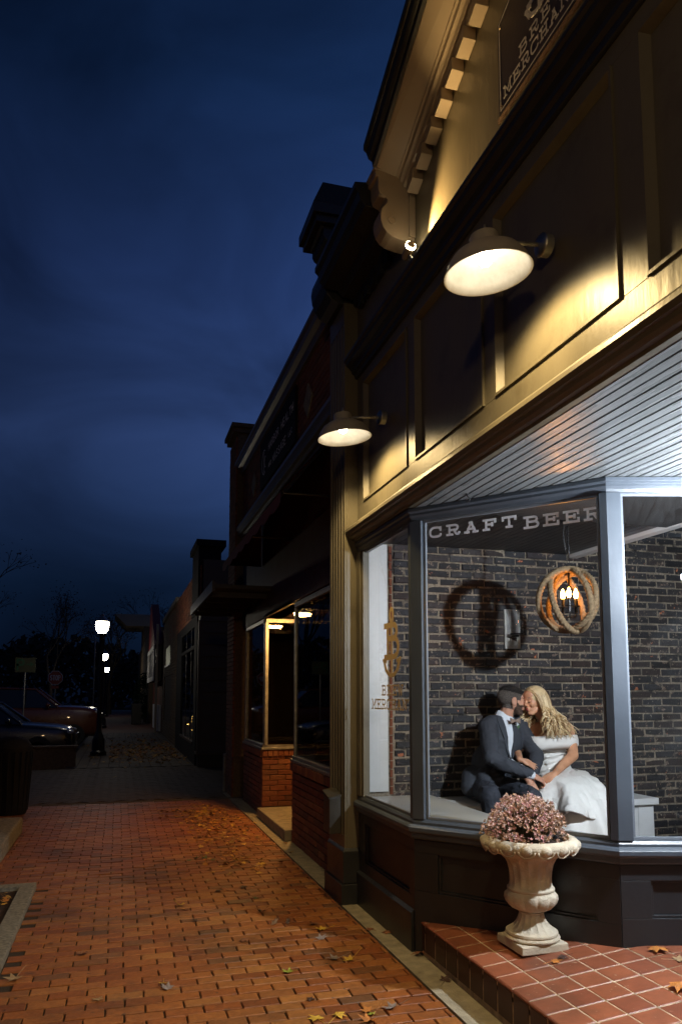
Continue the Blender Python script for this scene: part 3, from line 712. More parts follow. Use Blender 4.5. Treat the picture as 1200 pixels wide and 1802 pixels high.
# end piers: fluted street face, plinth, console on top
def pier(ya, yb, parent, near):
    m = MB(); X0, X1 = 1.722, 1.90
    m.box(X0+.018, X1, ya, yb, .40, 4.90)
    n = 5; w_ = (yb-ya)/(2*n+1)
    for i in range(n+1):
        m.box(X0, X0+.0175, ya+2*i*w_, ya+(2*i+1)*w_, .52, 4.72)
    m.box(X0-.001, X0+.0176, ya, yb, .401, .519); m.box(X0-.001, X0+.0176, ya, yb, 4.721, 4.90)
    o = m.build('pier', M['slate'], parent, bevel=0.003)
    p = MB(); p.box(1.706, 1.905, ya-.014, yb+.014, .16, .40); p.box(1.688, 1.91, ya-.03, yb+.03, 0, .155)
    p.sweep(None, [(1.706, ya-.014, .4), (1.905, ya-.014, .4), (1.905, yb+.014, .4), (1.706, yb+.014, .4)], [(1.722, ya-.001, .425), (1.905, ya-.001, .425), (1.905, yb+.001, .425), (1.722, yb+.001, .425)])
    p.build('plinth', M['charcoal'], o, bevel=0.003)
    # console: S-shaped in side view
    c = [(1.90, 4.901), (1.68, 4.901), (1.62, 4.93), (1.575, 4.985), (1.545, 5.06), (1.535, 5.14), (1.545, 5.21), (1.575, 5.27), (1.605, 5.33), (1.615, 5.39), (1.600, 5.44), (1.56, 5.47), (1.545, 5.50), (1.545, 5.56), (1.52, 5.575), (1.90, 5.575)]
    q = MB(); q.sweep(None, [(x, ya+.03, z) for x, z in c], [(x, yb-.03, z) for x, z in c]); q.build('console', M['charcoal'], o, bevel=0.004)
    t = MB(); t.box(1.47, 1.93, ya-.02, yb+.02, 5.576, 5.64); t.box(1.44, 1.95, ya-.05, yb+.05, 5.6405, 5.73)
    t.sweep(None, [(1.44, ya-.05, 5.7305), (1.95, ya-.05, 5.7305), (1.95, yb+.05, 5.7305), (1.44, yb+.05, 5.7305)], [(1.54, ya+.03, 5.97), (1.90, ya+.03, 5.97), (1.90, yb-.03, 5.97), (1.54, yb-.03, 5.97)])
    t.build('pier_cap', M['charcoal'], o, bevel=0.003)
pier(5.758, 6.20, pub, True); pier(-.48, -.038, pub, False)
# body of the building behind the front
m = MB(); m.box(1.94, 9.0, -.40, 6.12, 4.62, 5.1); m.build('roof', M['charcoal'], pub)
m = MB(); m.box(7.0, 7.1, -.4, 6.15, .0, 4.6); m.box(1.92, 7.0, -.46, -.1, 0, 4.6); m.build('outer_wall', M['redbrick'] if False else M['plaster'], pub)

# ---- interior of the display bay
m = MB().box(1.90, 6.99, 5.9125, 6.15, 0.0, 4.6); m.build('party_wall', M['mortar'], pub)
m = brick_grid(MB(), (2.19, 5.955, .2), (1, 0, 0), (0, 0, 1), (0, -1, 0), 4.2, 3.35, .213, .0692, .013, .052, jit=.0058, bond=.5, seed=11, bev=.008)
o = m.build('inner_brickwork', M['blackbrick'], pub, smooth=False)
m = brick_grid(MB(), (2.152, 5.965, .8), (1, 0, 0), (0, 0, 1), (0, -1, 0), .034, 2.1, .1, .0692, .008, .064, jit=.002, seed=12, bond=0)
m.build('bare_brick_edge', M['redbrick'], pub)
m = MB(); m.box(1.845, 1.90, 5.70, 5.904, .829, 2.88); m.box(1.9005, 2.135, 5.885, 5.905, .829, 2.88); m.build('window_casing', M['white'], pub, bevel=.003)
m = MB(); x = 1.846
while x < 3.88:
    y = soffit_span(x)+.02
    m.box(x, x+.0585, y, 5.903, 2.892, 2.902); x += .0635
m.build('display_ceiling', M['ceil'], pub)
m = MB(); m.box(3.905, 3.99, 3.30, 5.902, 2.86, 2.96); m.box(3.92, 3.975, 3.30, 5.902, 2.9605, 3.05); m.build('ceiling_trim', M['white'], pub, bevel=.004)
m = MB(); m.box(3.92, 6.99, -.1, 5.96, 3.45, 3.5); m.build('room_ceiling', M['ceil'], pub)
m = MB(); m.box(1.90, 6.99, -.1, 5.96, 0.0, .2); m.build('room_floor', M['floorin'], pub)
m = MB(); m.box(4.10, 6.99, 2.18, 2.26, .2, 3.45); m.build('partition', M['plaster'], pub)
# low ledge in the corner of the display
m = MB(); P = [(1.872, 5.84), (1.872, 4.62), (2.60, 3.70), (3.95, 3.30), (3.97, 3.36), (2.78, 3.72), (2.47, 4.60), (2.47, 5.84)]
m.prism(P, .775, .800); m.build('window_ledge', M['ledge'], pub, bevel=.003)

# wooden battens of the upper neighbour etc. handled with the neighbour
# ================================================================== PROPS ON THE PUB
# signboard
sb = thing('signboard', 'dark square pub sign with pale anchor logo and thin pale border under the gable', 'sign', (XW, YC, 4.64))
yL, yR, zB, zT = 3.265, 2*YC-3.265, 4.635, 5.155
m = MB(); ch = .03
m.sweep(None, [(XW-.012, yL, zB), (XW-.012, yR, zB), (XW-.012, yR, zT), (XW-.012, YC, zT+.16), (XW-.012, yL, zT)], [(XW+.001, yL, zB), (XW+.001, yR, zB), (XW+.001, yR, zT), (XW+.001, YC, zT+.16), (XW+.001, yL, zT)])
m.build('board', M['signboard'], sb)
m = MB(); o = (XW-.012, yL, zB); u = (0, -1, 0); n_ = (-1, 0, 0)
W_ = yL-yR
strokes(m, [[(.018, .018), (W_-.018, .018), (W_-.018, .505), (W_/2, .655), (.018, .505), (.018, .018)]], o, u, (0, 0, 1), n_, 1, 1, .006, .0012)
text(m, 'MERCHANT', (XW-.012, yL-.055, zB+.060), u, (0, 0, 1), n_, .058, .066, .019, .009, .0012)
text(m, 'BREW', (XW-.012, yL-.215, zB+.150), u, (0, 0, 1), n_, .058, .072, .030, .009, .0012)
logo(m, (XW-.012, YC, zB+.232), u, (0, 0, 1), n_, .36, .020, .0012)
m.build('lettering', M['signletter'], sb)
m = MB(); m.box(XW-.010, XW, yR-.02, yL+.02, zB-.03, zB-.002); m.build('batten', M['wood'], sb)
for a in (yL-.03, yR+.03):
    for z in (zB+.035, zT-.04): MB().ell((XW-.014, a, z), .006, n=8, m=6).build('screw', M['gold'], sb)

# barn lamps
def barn_lamp(loc, label, power):
    t = thing('barn_lamp', label, 'lamp', (0, 0, 0), 'barn lamps along the fascia')
    tilt = Matrix.Rotation(radians(-6), 3, 'Y')
    dx_ = -0.325
    c = Vector((dx_, 0, -.06))
    prof = [(0, .060), (.045, .059), (.060, .054), (.064, .046), (.065, .006), (.071, -.002), (.105, -.012), (.150, -.040), (.180, -.082), (.192, -.120), (.198, -.126)]
    inn = [(.192, -.124), (.176, -.088), (.146, -.048), (.102, -.020), (.06, -.011), (0, -.009)]
    MB().lathe(prof, c, 40, axis=tilt, caps=False).build('shade', M['enamel'], t, smooth='auto')
    MB().lathe([(.198, -.126), (.192, -.1245)]+inn[1:], c, 40, axis=tilt, caps=False).build('shade_lining', M['enamelin'], t, smooth=True)
    MB().ell(c+Vector((0, 0, -.054)), (.034, .034, .038)).build('bulb', power, t, smooth=True)
    spot_light('lamp_light', tuple(c+Vector((0, 0, -.097))), tuple(c+tilt @ Vector((0, 0, -1.0))), 100, WARM, 150, .45, .04, t)
    MB().tube([(dx_+.06, 0, -.028), (-.12, 0, -.008), (-.04, 0, .0)], .0095, 10).build('arm', M['galv'], t, smooth=True)
    MB().tube([(dx_, 0, -.003), (dx_, 0, .045)], [.010, .006], 8).build('finial', M['galv'], t, smooth=True)
    ry = Matrix.Rotation(-pi/2, 3, 'Y')
    mt = MB().lathe([(.0, .062), (.020, .060), (.045, .050), (.053, .044), (.055, .040)], (0, 0, 0), 28, axis=ry).build('mount_cover', M['chrome'], t, smooth='auto')
    bx_ = MB().lathe([(.050, .040), (.050, .0), (.0, .0)], (0, 0, 0), 28, axis=ry).build('junction_box', M['galv'], t, smooth='auto')
    t.location = loc
    return t
M['barnbulb'] = emit('barn_lamp_bulb', (1.0, 0.86, 0.62), 32.0)
b1 = barn_lamp((XW, 2.86, 3.672), 'larger-looking barn lamp over the middle panel, nearest the gabled sign', M['barnbulb'])
b2 = copy_tree(b1, (XW, 5.09, 3.667), 0, 'farther barn lamp beside the fluted pier, rust inside its white shade', 'barn lamps along the fascia')
b3 = copy_tree(b1, (XW, .63, 3.67), 0, 'barn lamp at the near end of the fascia, above the second window bay', 'barn lamps along the fascia')
# spotlight on the belt cornice, aimed up at the sign
t = thing('spotlight', 'small lit spotlight on the cornice ledge beside the scroll bracket, aimed at the sign', 'spotlight', (1.775, 4.33, 4.40))
Ls = Vector((1.752, 4.335, 4.555)); aim = (Vector((1.80, 2.9, 5.05))-Ls).normalized()
m = MB(); m.cap(Ls-aim*.085, .030, Ls-aim*.012, .034, 16); m.build('housing', M['trim'], t, smooth=True)
m = MB(); m.tube([Ls-aim*.012, Ls+aim*.004], [.0335, .0335], 18); m.build('lens', emit('spot_lens', (1, .82, .5), 90), t)
m = MB(); m.tube([(1.775, 4.345, 4.42), (1.765, 4.35, 4.48), Ls-aim*.07], .010, 8); m.box(1.75, 1.80, 4.31, 4.38, 4.395, 4.43); m.tube([(1.78, 4.36, 4.40), (1.785, 4.37, 4.47), (1.76, 4.38, 4.50)], .016, 8); m.build('bracket', M['galv'], t, bevel=.002)
sl = spot_light('spot_beam', tuple(Ls+aim*.03-t.location), tuple(Ls+aim*.03+Vector((.085, -1.0, .34))-t.location), 150, (1, .66, .26), 92, .8, .02, t)
# added globe, stands in for the unseen light in the entry
t = thing('added_entry_globe', 'added white glass globe under the entry ceiling, standing in for an unseen light', 'lamp', (ENTRY[0], ENTRY[1], 2.85))
MB().ell(ENTRY, .038, n=24, m=16).build('globe', emit('globe_glow', COOL, ENTRY_W/(pi*4*pi*.038**2)), t, smooth=True)
MB().tube([(ENTRY[0], ENTRY[1], ENTRY[2]+.038), (ENTRY[0], ENTRY[1], 2.84)], .008).build('rod', M['black'], t)
MB().lathe([(0, 2.8485), (.06, 2.8485), (.055, 2.82), (.02, 2.81), (0, 2.81)], (ENTRY[0], ENTRY[1], 0), 20).build('canopy', M['black'], t)

# tiled step, rising gently to the door
st = thing('tiled_step', 'red quarry-tiled entry step with dark red riser and pale grout', 'step', (1.86, 2.8, 0))
def zs(x): return .2+.09*(min(x, 2.75)-1.86)
tw = .1555
ty0, ty1 = -.3, 4.66
m = MB()
def prism_slope(mb, x0, x1, y0, y1, dz, th):
    mb.add([(x0, y0, zs(x0)+dz-th), (x1, y0, zs(x1)+dz-th), (x1, y1, zs(x1)+dz-th), (x0, y1, zs(x0)+dz-th), (x0, y0, zs(x0)+dz), (x1, y0, zs(x1)+dz), (x1, y1, zs(x1)+dz), (x0, y1, zs(x0)+dz)],
           [(0, 3, 2, 1), (4, 5, 6, 7), (0, 1, 5, 4), (1, 2, 6, 5), (2, 3, 7, 6), (3, 0, 4, 7)])
m.box(1.869, 4.6, ty0+.01, ty1-.008, -.1, .16)
for x0 in (1.869,): prism_slope(m, 1.869, 2.75, ty0+.01, ty1-.008, -.0028, .06); prism_slope(m, 2.7501, 4.6, ty0+.01, ty1-.008, -.0028, .06)
m.build('step_bed', M['grout'], st)
m = MB(); rnd = random.Random(4); x = 1.8625
g = .0045
while x < 4.45:
    y = ty1-.004
    while y > ty0+.05:
        m.tone = rnd.random(); x0, x1, ya, yb = x+g, x+tw-g, y-tw+g, y-g; dz = rnd.uniform(-.0008, .0008)
        if not (x1 > 2.75 > x0):
            b_ = .003; Z = lambda xx, d: zs(xx)+dz+d
            V = [(x0, ya, Z(x0, -.01)), (x1, ya, Z(x1, -.01)), (x1, yb, Z(x1, -.01)), (x0, yb, Z(x0, -.01)), (x0, ya, Z(x0, -.002)), (x1, ya, Z(x1, -.002)), (x1, yb, Z(x1, -.002)), (x0, yb, Z(x0, -.002)),
                 (x0+b_, ya+b_, Z(x0, 0)), (x1-b_, ya+b_, Z(x1, 0)), (x1-b_, yb-b_, Z(x1, 0)), (x0+b_, yb-b_, Z(x0, 0))]
            F = [(8, 9, 10, 11)]
            for i in range(4):
                k = (i+1) % 4; F += [(i, k, 4+k, 4+i), (4+i, 4+k, 8+k, 8+i)]
            m.add(V, F)
        else:
            m.tone = m.tone; m.add([(x0, ya, zs(x0)), (2.75, ya, zs(2.75)), (x1, ya, zs(x1)), (x1, yb, zs(x1)), (2.75, yb, zs(2.75)), (x0, yb, zs(x0))], [(0, 1, 4, 5), (1, 2, 3, 4)])
        y -= tw
    x += tw
m.build('tread_tiles', M['tile'], st)
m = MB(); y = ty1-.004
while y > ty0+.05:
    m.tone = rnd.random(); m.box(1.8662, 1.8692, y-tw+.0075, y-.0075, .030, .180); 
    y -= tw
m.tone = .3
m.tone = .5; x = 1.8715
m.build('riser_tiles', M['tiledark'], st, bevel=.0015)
m = MB(); y = ty1-.004
while y > ty0+.05:
    m.tone = rnd.random(); m.cap((1.869, y-tw+g+.006, .190), .0085, (1.869, y-g-.006, .190), .0085, 8); y -= tw
m.build('nosing_tiles', M['tile'], st, smooth=True)

# urn
UC = Vector((2.232, 3.845, zs(2.232)))
t = thing('stone_urn', 'cast stone garden urn with egg-moulded rim on a square plinth, on the tiled step', 'urn', UC)
m = MB(); h = .142
m.sweep(None, [(UC.x+a*h, UC.y+b*h, UC.z+.001) for a, b in ((-1, -1), (1, -1), (1, 1), (-1, 1))], [(UC.x+a*h*.985, UC.y+b*h*.985, UC.z+.046) for a, b in ((-1, -1), (1, -1), (1, 1), (-1, 1))])
m.build('plinth', M['stonecast'], t, bevel=.006)
pr = [(.142, .046), (.150, .052), (.152, .060), (.147, .068), (.138, .071), (.143, .078), (.141, .088), (.128, .096), (.105, .112), (.085, .135), (.072, .160), (.067, .182), (.070, .188), (.074, .193)]
FL = 16
def fl_foot(a, i): return 1-.05*max(0, cos(FL*a))**.5*(1 if 7 <= i <= 11 else 0)
m = MB(); m.lathe([(0, .046)]+pr, UC, 96, rad=lambda a, i: 1+(-.075*abs(cos(8*a))**.7 if 8 <= i <= 12 else 0))
m.build('foot', M['stonecast'], t, smooth='auto')
bp = [(.060, .193), (.082, .200), (.112, .214), (.136, .238), (.145, .262), (.142, .284), (.128, .298), (.124, .304), (.130, .310), (.130, .318), (.121, .324), (.116, .345), (.1155, .375), (.119, .410), (.127, .445), (.142, .475), (.168, .500), (.200, .512), (.226, .520)]
def rb(a, i):
    if 1 <= i <= 5: return 1+.065*(abs(cos(6*a))**.5-.7)
    if 11 <= i <= 15: return 1-.085*(abs(cos(8*a)))**1.2
    return 1
m = MB(); m.lathe(bp, UC, 120, rad=rb); m.build('bowl', M['stonecast'], t, smooth='auto')
rp = [(.226, .520), (.246, .530), (.262, .545), (.268, .562), (.264, .580), (.250, .592), (.232, .597), (.214, .594), (.205, .582), (.200, .54), (0, .535)]
m = MB(); m.lathe(rp, UC, 96); m.build('rim', M['stonecast'], t, smooth='auto')
m = MB()
for k in range(16):
    a = 2*pi*(k+.5)/16; c = UC+Vector((cos(a)*.252, sin(a)*.252, .558)); R = Matrix.Rotation(a, 3, 'Z') @ Matrix.Rotation(radians(18), 3, 'Y')
    m.ell(c, (.024, .036, .030), R, 12, 8)
    m.tube([c+R @ Vector((.020*cos(q)*0+.012, .043*cos(q), .035*sin(q))) for q in [pi*1.0+pi*j/8 for j in range(9)]], .0045, 6)
m.build('egg_moulding', M['stonecast'], t, smooth=True)
# flowers: dry heather / sedum heads
fl = thing('potted_flowers', 'mound of dried pink and tan blossoms growing in the urn', 'flowers', UC+Vector((0, 0, .56)))
MB().lathe([(.198, .56), (.12, .585), (0, .60)], UC, 24).build('soil', M['mulch'], fl)
def petalmat(name, cols):
    return brickmat(name, cols, 0.7, 0.1, mottle=0.3, scale=60)
M['petal'] = petalmat('dried_petals', [(.60, .34, .37), (.78, .60, .57), (.50, .34, .23), (.30, .17, .09), (.85, .70, .68), (.17, .09, .05)])
M['stem'] = brickmat('dry_stems', [(.06, .05, .02), (.09, .06, .03), (.04, .05, .02)], .8, .1)
rnd = random.Random(21); pm = MB(); sm_ = MB()
C0 = UC+Vector((-.02, 0, .60))
for i in range(1050):
    a = rnd.uniform(0, 2*pi); e_ = math.asin(rnd.random()**.8); rr = .215*(1+.20*mnoise.noise(Vector((cos(a)*1.6, sin(a)*1.6, e_*2))))
    hx = 1.0+.10*mnoise.noise(Vector((a, e_, 3)))
    sc = rnd.choice([1.10, 1.04, 1, 1, .95, .88, .75]); p = C0+Vector((cos(a)*cos(e_)*rr, sin(a)*cos(e_)*rr, sin(e_)*.215*hx-.01))*1.0
    p = C0+(p-C0)*sc+Vector([rnd.uniform(-.006, .006) for _ in range(3)])
    nrm = (p-C0+Vector((0, 0, .08))).normalized()
    base = C0+Vector(((p-C0).x*.35, (p-C0).y*.35, 0))
    if i % 2 == 0:
        sm_.tone = rnd.random(); mid = (base+p)/2+Vector((0, 0, .012)); sm_.tube([base, mid, p], [.0016, .0014, .001], 4, cap=False)
    pink = .5+.5*mnoise.noise((p-UC)*9)
    for q in range(rnd.choice([2, 3, 3, 4])):
        off = Vector([rnd.uniform(-.011, .011) for _ in range(3)]); pc = p+off
        pm.tone = min(1, max(0, rnd.gauss(.25 if (p.x < C0.x+.04) else .55, .28)))
        r_ = rnd.choice([.004, .0055, .007, .0085, .0105])*rnd.uniform(.85, 1.1); d = (nrm+Vector([rnd.uniform(-.6, .6) for _ in range(3)])).normalized(); qv = d.to_track_quat('Z', 'Y').to_matrix()
        # small five-petal cup
        V = [pc-d*r_*.8]; F = []
        for k in range(5):
            aa = 2*pi*k/5; V.append(pc+qv @ Vector((cos(aa)*r_, sin(aa)*r_, r_*.7))); 
        for k in range(5): V.append(pc+qv @ Vector((cos(2*pi*(k+.5)/5)*r_*.6, sin(2*pi*(k+.5)/5)*r_*.6, r_*.1)))
        for k in range(5): F += [(0, 6+(k+4) % 5, 1+k), (0, 1+k, 6+k)]
        pm.add(V, F)
pm.build('blossoms', M['petal'], fl); sm_.build('stems', M['stem'], fl)

# mailbox-like metal box on the pier
t = thing('wall_box', 'narrow metal letter box with sloped lid on the neighbouring brick at the pier foot', 'box', (1.66, 5.86, .55))
m = MB(); m.sweep(None, [(1.610, 5.80, .53), (1.7055, 5.80, .53), (1.7055, 5.80, .82), (1.610, 5.80, .80)], [(1.610, 5.98, .53), (1.7055, 5.98, .53), (1.7055, 5.98, .86), (1.610, 5.98, .84)])
m.build('body', M['steel'], t, bevel=.004)
m = MB(); m.sweep(None, [(1.602, 5.79, .803), (1.7055, 5.79, .823), (1.7055, 5.79, .831), (1.602, 5.79, .811)], [(1.602, 5.985, .843), (1.7055, 5.985, .863), (1.7055, 5.985, .871), (1.602, 5.985, .851)])
m.build('lid', M['steel'], t)

# bench inside against the party wall
t = thing('window_bench', 'white boxed bench against the dark brick wall inside the window', 'bench', (3.4, 5.6, .2))
m = MB(); m.box(2.50, 4.305, 5.33, 5.895, .715, .768); m.build('seat', M['white'], t, bevel=.004)
m = MB(); m.box(2.52, 4.28, 5.375, 5.895, .2005, .7145); 
for x in (2.53, 3.1, 3.7): m.box(x, x+.03, 5.3735, 5.3748, .201, .71)
m.box(4.13, 4.275, 5.366, 5.3747, .201, .712)
m.box(4.2805, 4.288, 5.38, 5.45, .201, .712)
m.build('base_box', M['white'], t, bevel=.002)

# rope orb chandelier
CH = Vector((3.10, 4.70, 2.295))
t = thing('rope_chandelier', 'orb chandelier of looped rope rings with three lit candle bulbs, hanging by a chain', 'chandelier', CH)
def rope_ring(R, nrm, squash, roll, r=.0205):
    """three twisted strands make the rope: radius modulated along a helix"""
    q = Vector(nrm).to_track_quat('Z', 'Y').to_matrix() @ Matrix.Rotation(roll, 3, 'Z')
    n = 260; k_ = 16; V = []; F = []
    for i in range(n):
        a = 2*pi*i/n; c = Vector((R*cos(a), R*squash*sin(a), 0)); rad_ = c.normalized()
        for j in range(k_):
            b = 2*pi*j/k_; rr = r*(1+.16*cos(3*b+48*a))
            V.append(CH+Vector(nrm)*.018+q @ (c+rad_*rr*cos(b)+Vector((0, 0, rr*sin(b)))))
    for i in range(n):
        for j in range(k_):
            F.append((i*k_+j, ((i+1) % n)*k_+j, ((i+1) % n)*k_+(j+1) % k_, i*k_+(j+1) % k_))
    mb = MB(); mb.add(V, F); return mb
M['jute'] = paint('jute', (.22, .15, .08), .85, .8, 60, .3)
VW = Vector((3.10, 4.70, 0)).normalized()
SD = Vector((VW.y, -VW.x, 0))
def nv(f_, s_, u_): return (VW*f_+SD*s_+Vector((0, 0, u_))).normalized()
for R, nrm, sq, ro in ((.240, (.05, .95, .30), .93, .6), (.236, (-.45, .85, -.30), .86, 1.9), (.236, (1, -.02, .14), .93, .7), (.240, (.97, .16, -.20), .88, .1)):
    rope_ring(R, nrm, sq, ro).build('rope_ring', M['jute'], t, smooth=True)
M['flame'] = emit('candle_bulb', (1.0, .38, .07), 140)
for k in range(3):
    a = atan2(SD.y, SD.x)+(k*2*pi/3)+.5
    cp = CH+Vector((cos(a)*.052, sin(a)*.052, 0))
    cd = MB().tube([cp+Vector((0, 0, -.085)), cp+Vector((0, 0, .018))], .0115, 12).build('candle', M['black'], t, smooth='auto')
    MB().lathe([(0, .016), (.010, .018), (.0175, .038), (.015, .058), (.006, .082), (0, .092)], cp, 14).build('flame_bulb', M['flame'], cd, smooth=True)
    MB().lathe([(.0, -.05), (.030, -.046), (.032, -.043), (0, -.046)], cp, 16).build('drip_pan', M['black'], cd, smooth='auto')
m = MB(); m.tube([CH+Vector((0, 0, -.12)), CH+Vector((0, 0, .26))], .006, 8)
for k in range(3):
    a = atan2(SD.y, SD.x)+(k*2*pi/3)+.5; m.tube([CH+Vector((0, 0, -.12)), CH+Vector((cos(a)*.04, sin(a)*.04, -.125)), CH+Vector((cos(a)*.052, sin(a)*.052, -.085))], .005, 6)
m.build('stem', M['black'], t, smooth=True)
m = MB(); z = CH.z+.26; k = 0
while z < 2.86:
    R = Matrix.Rotation(pi/2*(k % 2), 3, 'Z')
    m.tube([CH*0+Vector((CH.x, CH.y, z+.02))+R @ Vector((.010*cos(q), 0, .017*sin(q))) for q in [2*pi*j/12 for j in range(13)]], .0022, 6, cap=False); z += .028; k += 1
m.build('chain', M['black'], t, smooth=True)
m = MB(); m.tube([(CH.x-.03, CH.y-.02, 2.88), (CH.x-.055, CH.y-.03, 2.78), (CH.x-.02, CH.y, 2.66), (CH.x+.015, CH.y, 2.70), (CH.x+.005, CH.y, 2.60)], .003, 6); m.lathe([(0, 2.892), (.055, 2.890), (.05, 2.872), (.012, 2.855), (0, 2.855)], (CH.x, CH.y, 0), 20); m.build('ceiling_rose', M['black'], t, smooth='auto')

# wall sconce
t = thing('wall_sconce', 'black framed wall sconce with a clear glass cylinder on the dark brick wall', 'sconce', (3.31, 5.9, 2.19))
m = MB(); x0, x1, z0, z1 = 3.225, 3.375, 2.02, 2.365
for a in ((x0, x0+.010, z0, z1), (x1-.010, x1, z0, z1), (x0+.0101, x1-.0101, z0, z0+.010), (x0+.0101, x1-.0101, z1-.010, z1)): m.box(a[0], a[1], 5.885, 5.901, a[2], a[3])
m.box(x0+.0101, x1-.0101, 5.896, 5.8975, z0+.0101, z1-.0101)
m.build('back_plate', M['chrome'], t)
MB().lathe([(.0, 2.135), (.058, 2.135), (.060, 2.150), (.0, 2.152)], (3.305, 5.815, 0), 24).build('candle_dish', M['black'], t, smooth='auto')
M['clear'] = glassmat('sconce_glass', (.86, .87, .90), 0)
MB().lathe([(.054, 2.153), (.054, 2.36)], (3.305, 5.815, 0), 28, caps=False).build('glass_cylinder', M['clear'], t, smooth=True)
m = MB(); m.box(3.290, 3.320, 5.81, 5.885, 2.118, 2.134); m.build('arm', M['black'], t)
# ================================================================== NEIGHBOURING BRICK SHOP
NX = 1.87
M['matblack'] = paint('matt_black_board', (.010, .010, .011), .8, .05, 8, .1, spec=.2)
nb = thing('brick_shop', 'dark red brick shop with recessed doorway, lozenge stones and a tall corner pier', 'building', (NX, 9.5, 0))
def bw(name, o, u, v, n, W, H, seed, mat='redbrick', parent=nb, bwid=.213, bh=.0692, soldier=False, skip=None):
    b = brick_grid(MB(), o, u, v, n, W, H, bwid, bh, .009, .03, jit=.002, bond=.5, seed=seed, bev=.004, skip=skip)
    return b.build(name, M[mat], parent)
def low_wall(ya, yb, seed):
    MB().box(NX+.031, NX+.20, ya+.03, yb-.03, 0, .775).build('wall_core', M['mortar2'], nb)
    bw('brick_base', (NX+.03, yb, 0), (0, -1, 0), (0, 0, 1), (-1, 0, 0), yb-ya, .775, seed)
    s = brick_grid(MB(), (NX+.03, yb, .778), (0, -1, 0), (0, 0, 1), (-1, 0, 0), yb-ya, .095, .072, .095, .007, .055, jit=.002, bond=0, seed=seed+1)
    s.build('brick_sill', M['redbrick'], nb)
    m = MB(); m.box(NX-.02, NX+.12, ya, yb, .876, .905); m.box(NX+.0, NX+.05, ya, yb, .9055, .94); m.build('metal_sill', M['galv'], nb, bevel=.003)
low_wall(6.215, 8.30, 31); low_wall(10.10, 11.70, 33)
# return walls of the recess
for yv, sg in ((8.30, 1), (10.10, -1)):
    b = brick_grid(MB(), (NX+.0, yv+(-.03 if sg == 1 else .03), .125), (1, 0, 0), (0, 0, 1), (0, sg, 0), 1.35, .66, .213, .0692, .009, .03, jit=.002, seed=41+sg, bond=.5)
    b.build('brick_base', M['redbrick'], nb)
    MB().box(NX+.035, 3.2, yv-.03*sg, yv-.15*sg, 0, .774).build('wall_core', M['mortar2'], nb)
    b = brick_grid(MB(), (NX+.0, yv-.03*sg, .788), (1, 0, 0), (0, 0, 1), (0, sg, 0), 1.35, .09, .072, .09, .007, .045, jit=.002, seed=45, bond=0); b.build('brick_sill', M['redbrick'], nb)
    m = MB(); m.box(NX-.015, 3.22, yv-.02*sg, yv+.03*sg, .881, .91); m.box(NX, 3.22, yv-.04*sg, yv+.01*sg, .9105, .945); m.build('metal_sill', M['galv'], nb, bevel=.003)
    MB().box(NX+.04, 3.2, yv-.012, yv-.008, .945, 2.60).build('window_pane', M['darkglass'], nb)
    m = MB(); m.box(NX+.03, 3.2, yv-.03, yv+.01, 2.60, 2.65); m.build('transom_bar', M['galv'], nb)
    m = MB(); m.box(NX+.02, NX+.065, yv-.035, yv+.015, .945, 2.60); m.build('window_post', M['galv'], nb, bevel=.004)
for ya, yb in ((6.215, 8.27), (10.15, 11.70)):
    MB().box(NX+.035, NX+.039, ya, yb, .94, 2.60).build('window_pane', M['darkglass'], nb)
    m = MB(); m.box(NX+.01, NX+.06, ya, yb, 2.60, 2.655); m.build('transom_bar', M['galv'], nb, bevel=.003)
M['bronze'] = paint('dark_metal', (.025, .022, .02), .35, .05, 8, .1)
m = MB(); m.box(NX+.015, NX+.06, 10.13, 10.17, .94, 2.60); m.box(NX+.01, NX+.07, 11.66, 11.72, .94, 2.60); m.build('window_post', M['galv'], nb, bevel=.003)
m = MB(); m.box(NX+.02, 3.3, 6.215, 8.27, .70, .75); m.build('display_floor', M['ledge'], nb)
# transom zone, wall, canopy
m = MB(); m.box(NX+.035, NX+.25, 6.20, 12.75, 2.66, 4.15); m.box(NX+.035, NX+.25, 6.20, 12.75, 4.151, 5.25); m.build('wall_core_upper', M['mortar2'], nb)
M['redpanel'] = paint('dark_red_panel', (.035, .008, .006), .6, .1, 4, .2)
MB().box(NX+.0, NX+.034, 6.22, 11.95, 2.665, 4.14).build('transom_panel', M['redpanel'], nb)
bw('upper_brickwork', (NX+.03, 12.75, 4.16), (0, -1, 0), (0, 0, 1), (-1, 0, 0), 6.53, 1.15, 51)
m = MB(); pf = [(NX+.03, 4.15), (NX-.02, 4.16), (NX-.03, 4.19), (NX-.07, 4.21), (NX-.08, 4.25), (NX-.10, 4.30), (NX-.10, 4.34), (NX+.03, 4.37)]
m.sweep(None, [(x, 6.22, z) for x, z in pf], [(x, 12.2, z) for x, z in pf]); m.build('belt_moulding', M['friezepaint'], nb, bevel=.003)
m = MB(); pf = [(NX+.03, 5.22), (NX-.03, 5.23), (NX-.05, 5.30), (NX-.10, 5.33), (NX-.11, 5.38), (NX-.13, 5.41), (NX-.13, 5.45), (NX+.25, 5.50), (NX+.25, 5.22)]
m.sweep(None, [(x, 6.22, z) for x, z in pf], [(x, 12.2, z) for x, z in pf]); m.build('cornice', M['friezepaint'], nb, bevel=.003)
for yc_ in (7.60, 11.0):
    m = MB(); m.sweep(None, [(NX-.014, yc_, 4.97), (NX-.014, yc_-.19, 4.775), (NX-.014, yc_, 4.58), (NX-.014, yc_+.19, 4.775)], [(NX+.02, yc_, 4.97), (NX+.02, yc_-.19, 4.775), (NX+.02, yc_, 4.58), (NX+.02, yc_+.19, 4.775)])
    m.build('lozenge_stone', M['conc'], nb, bevel=.004)
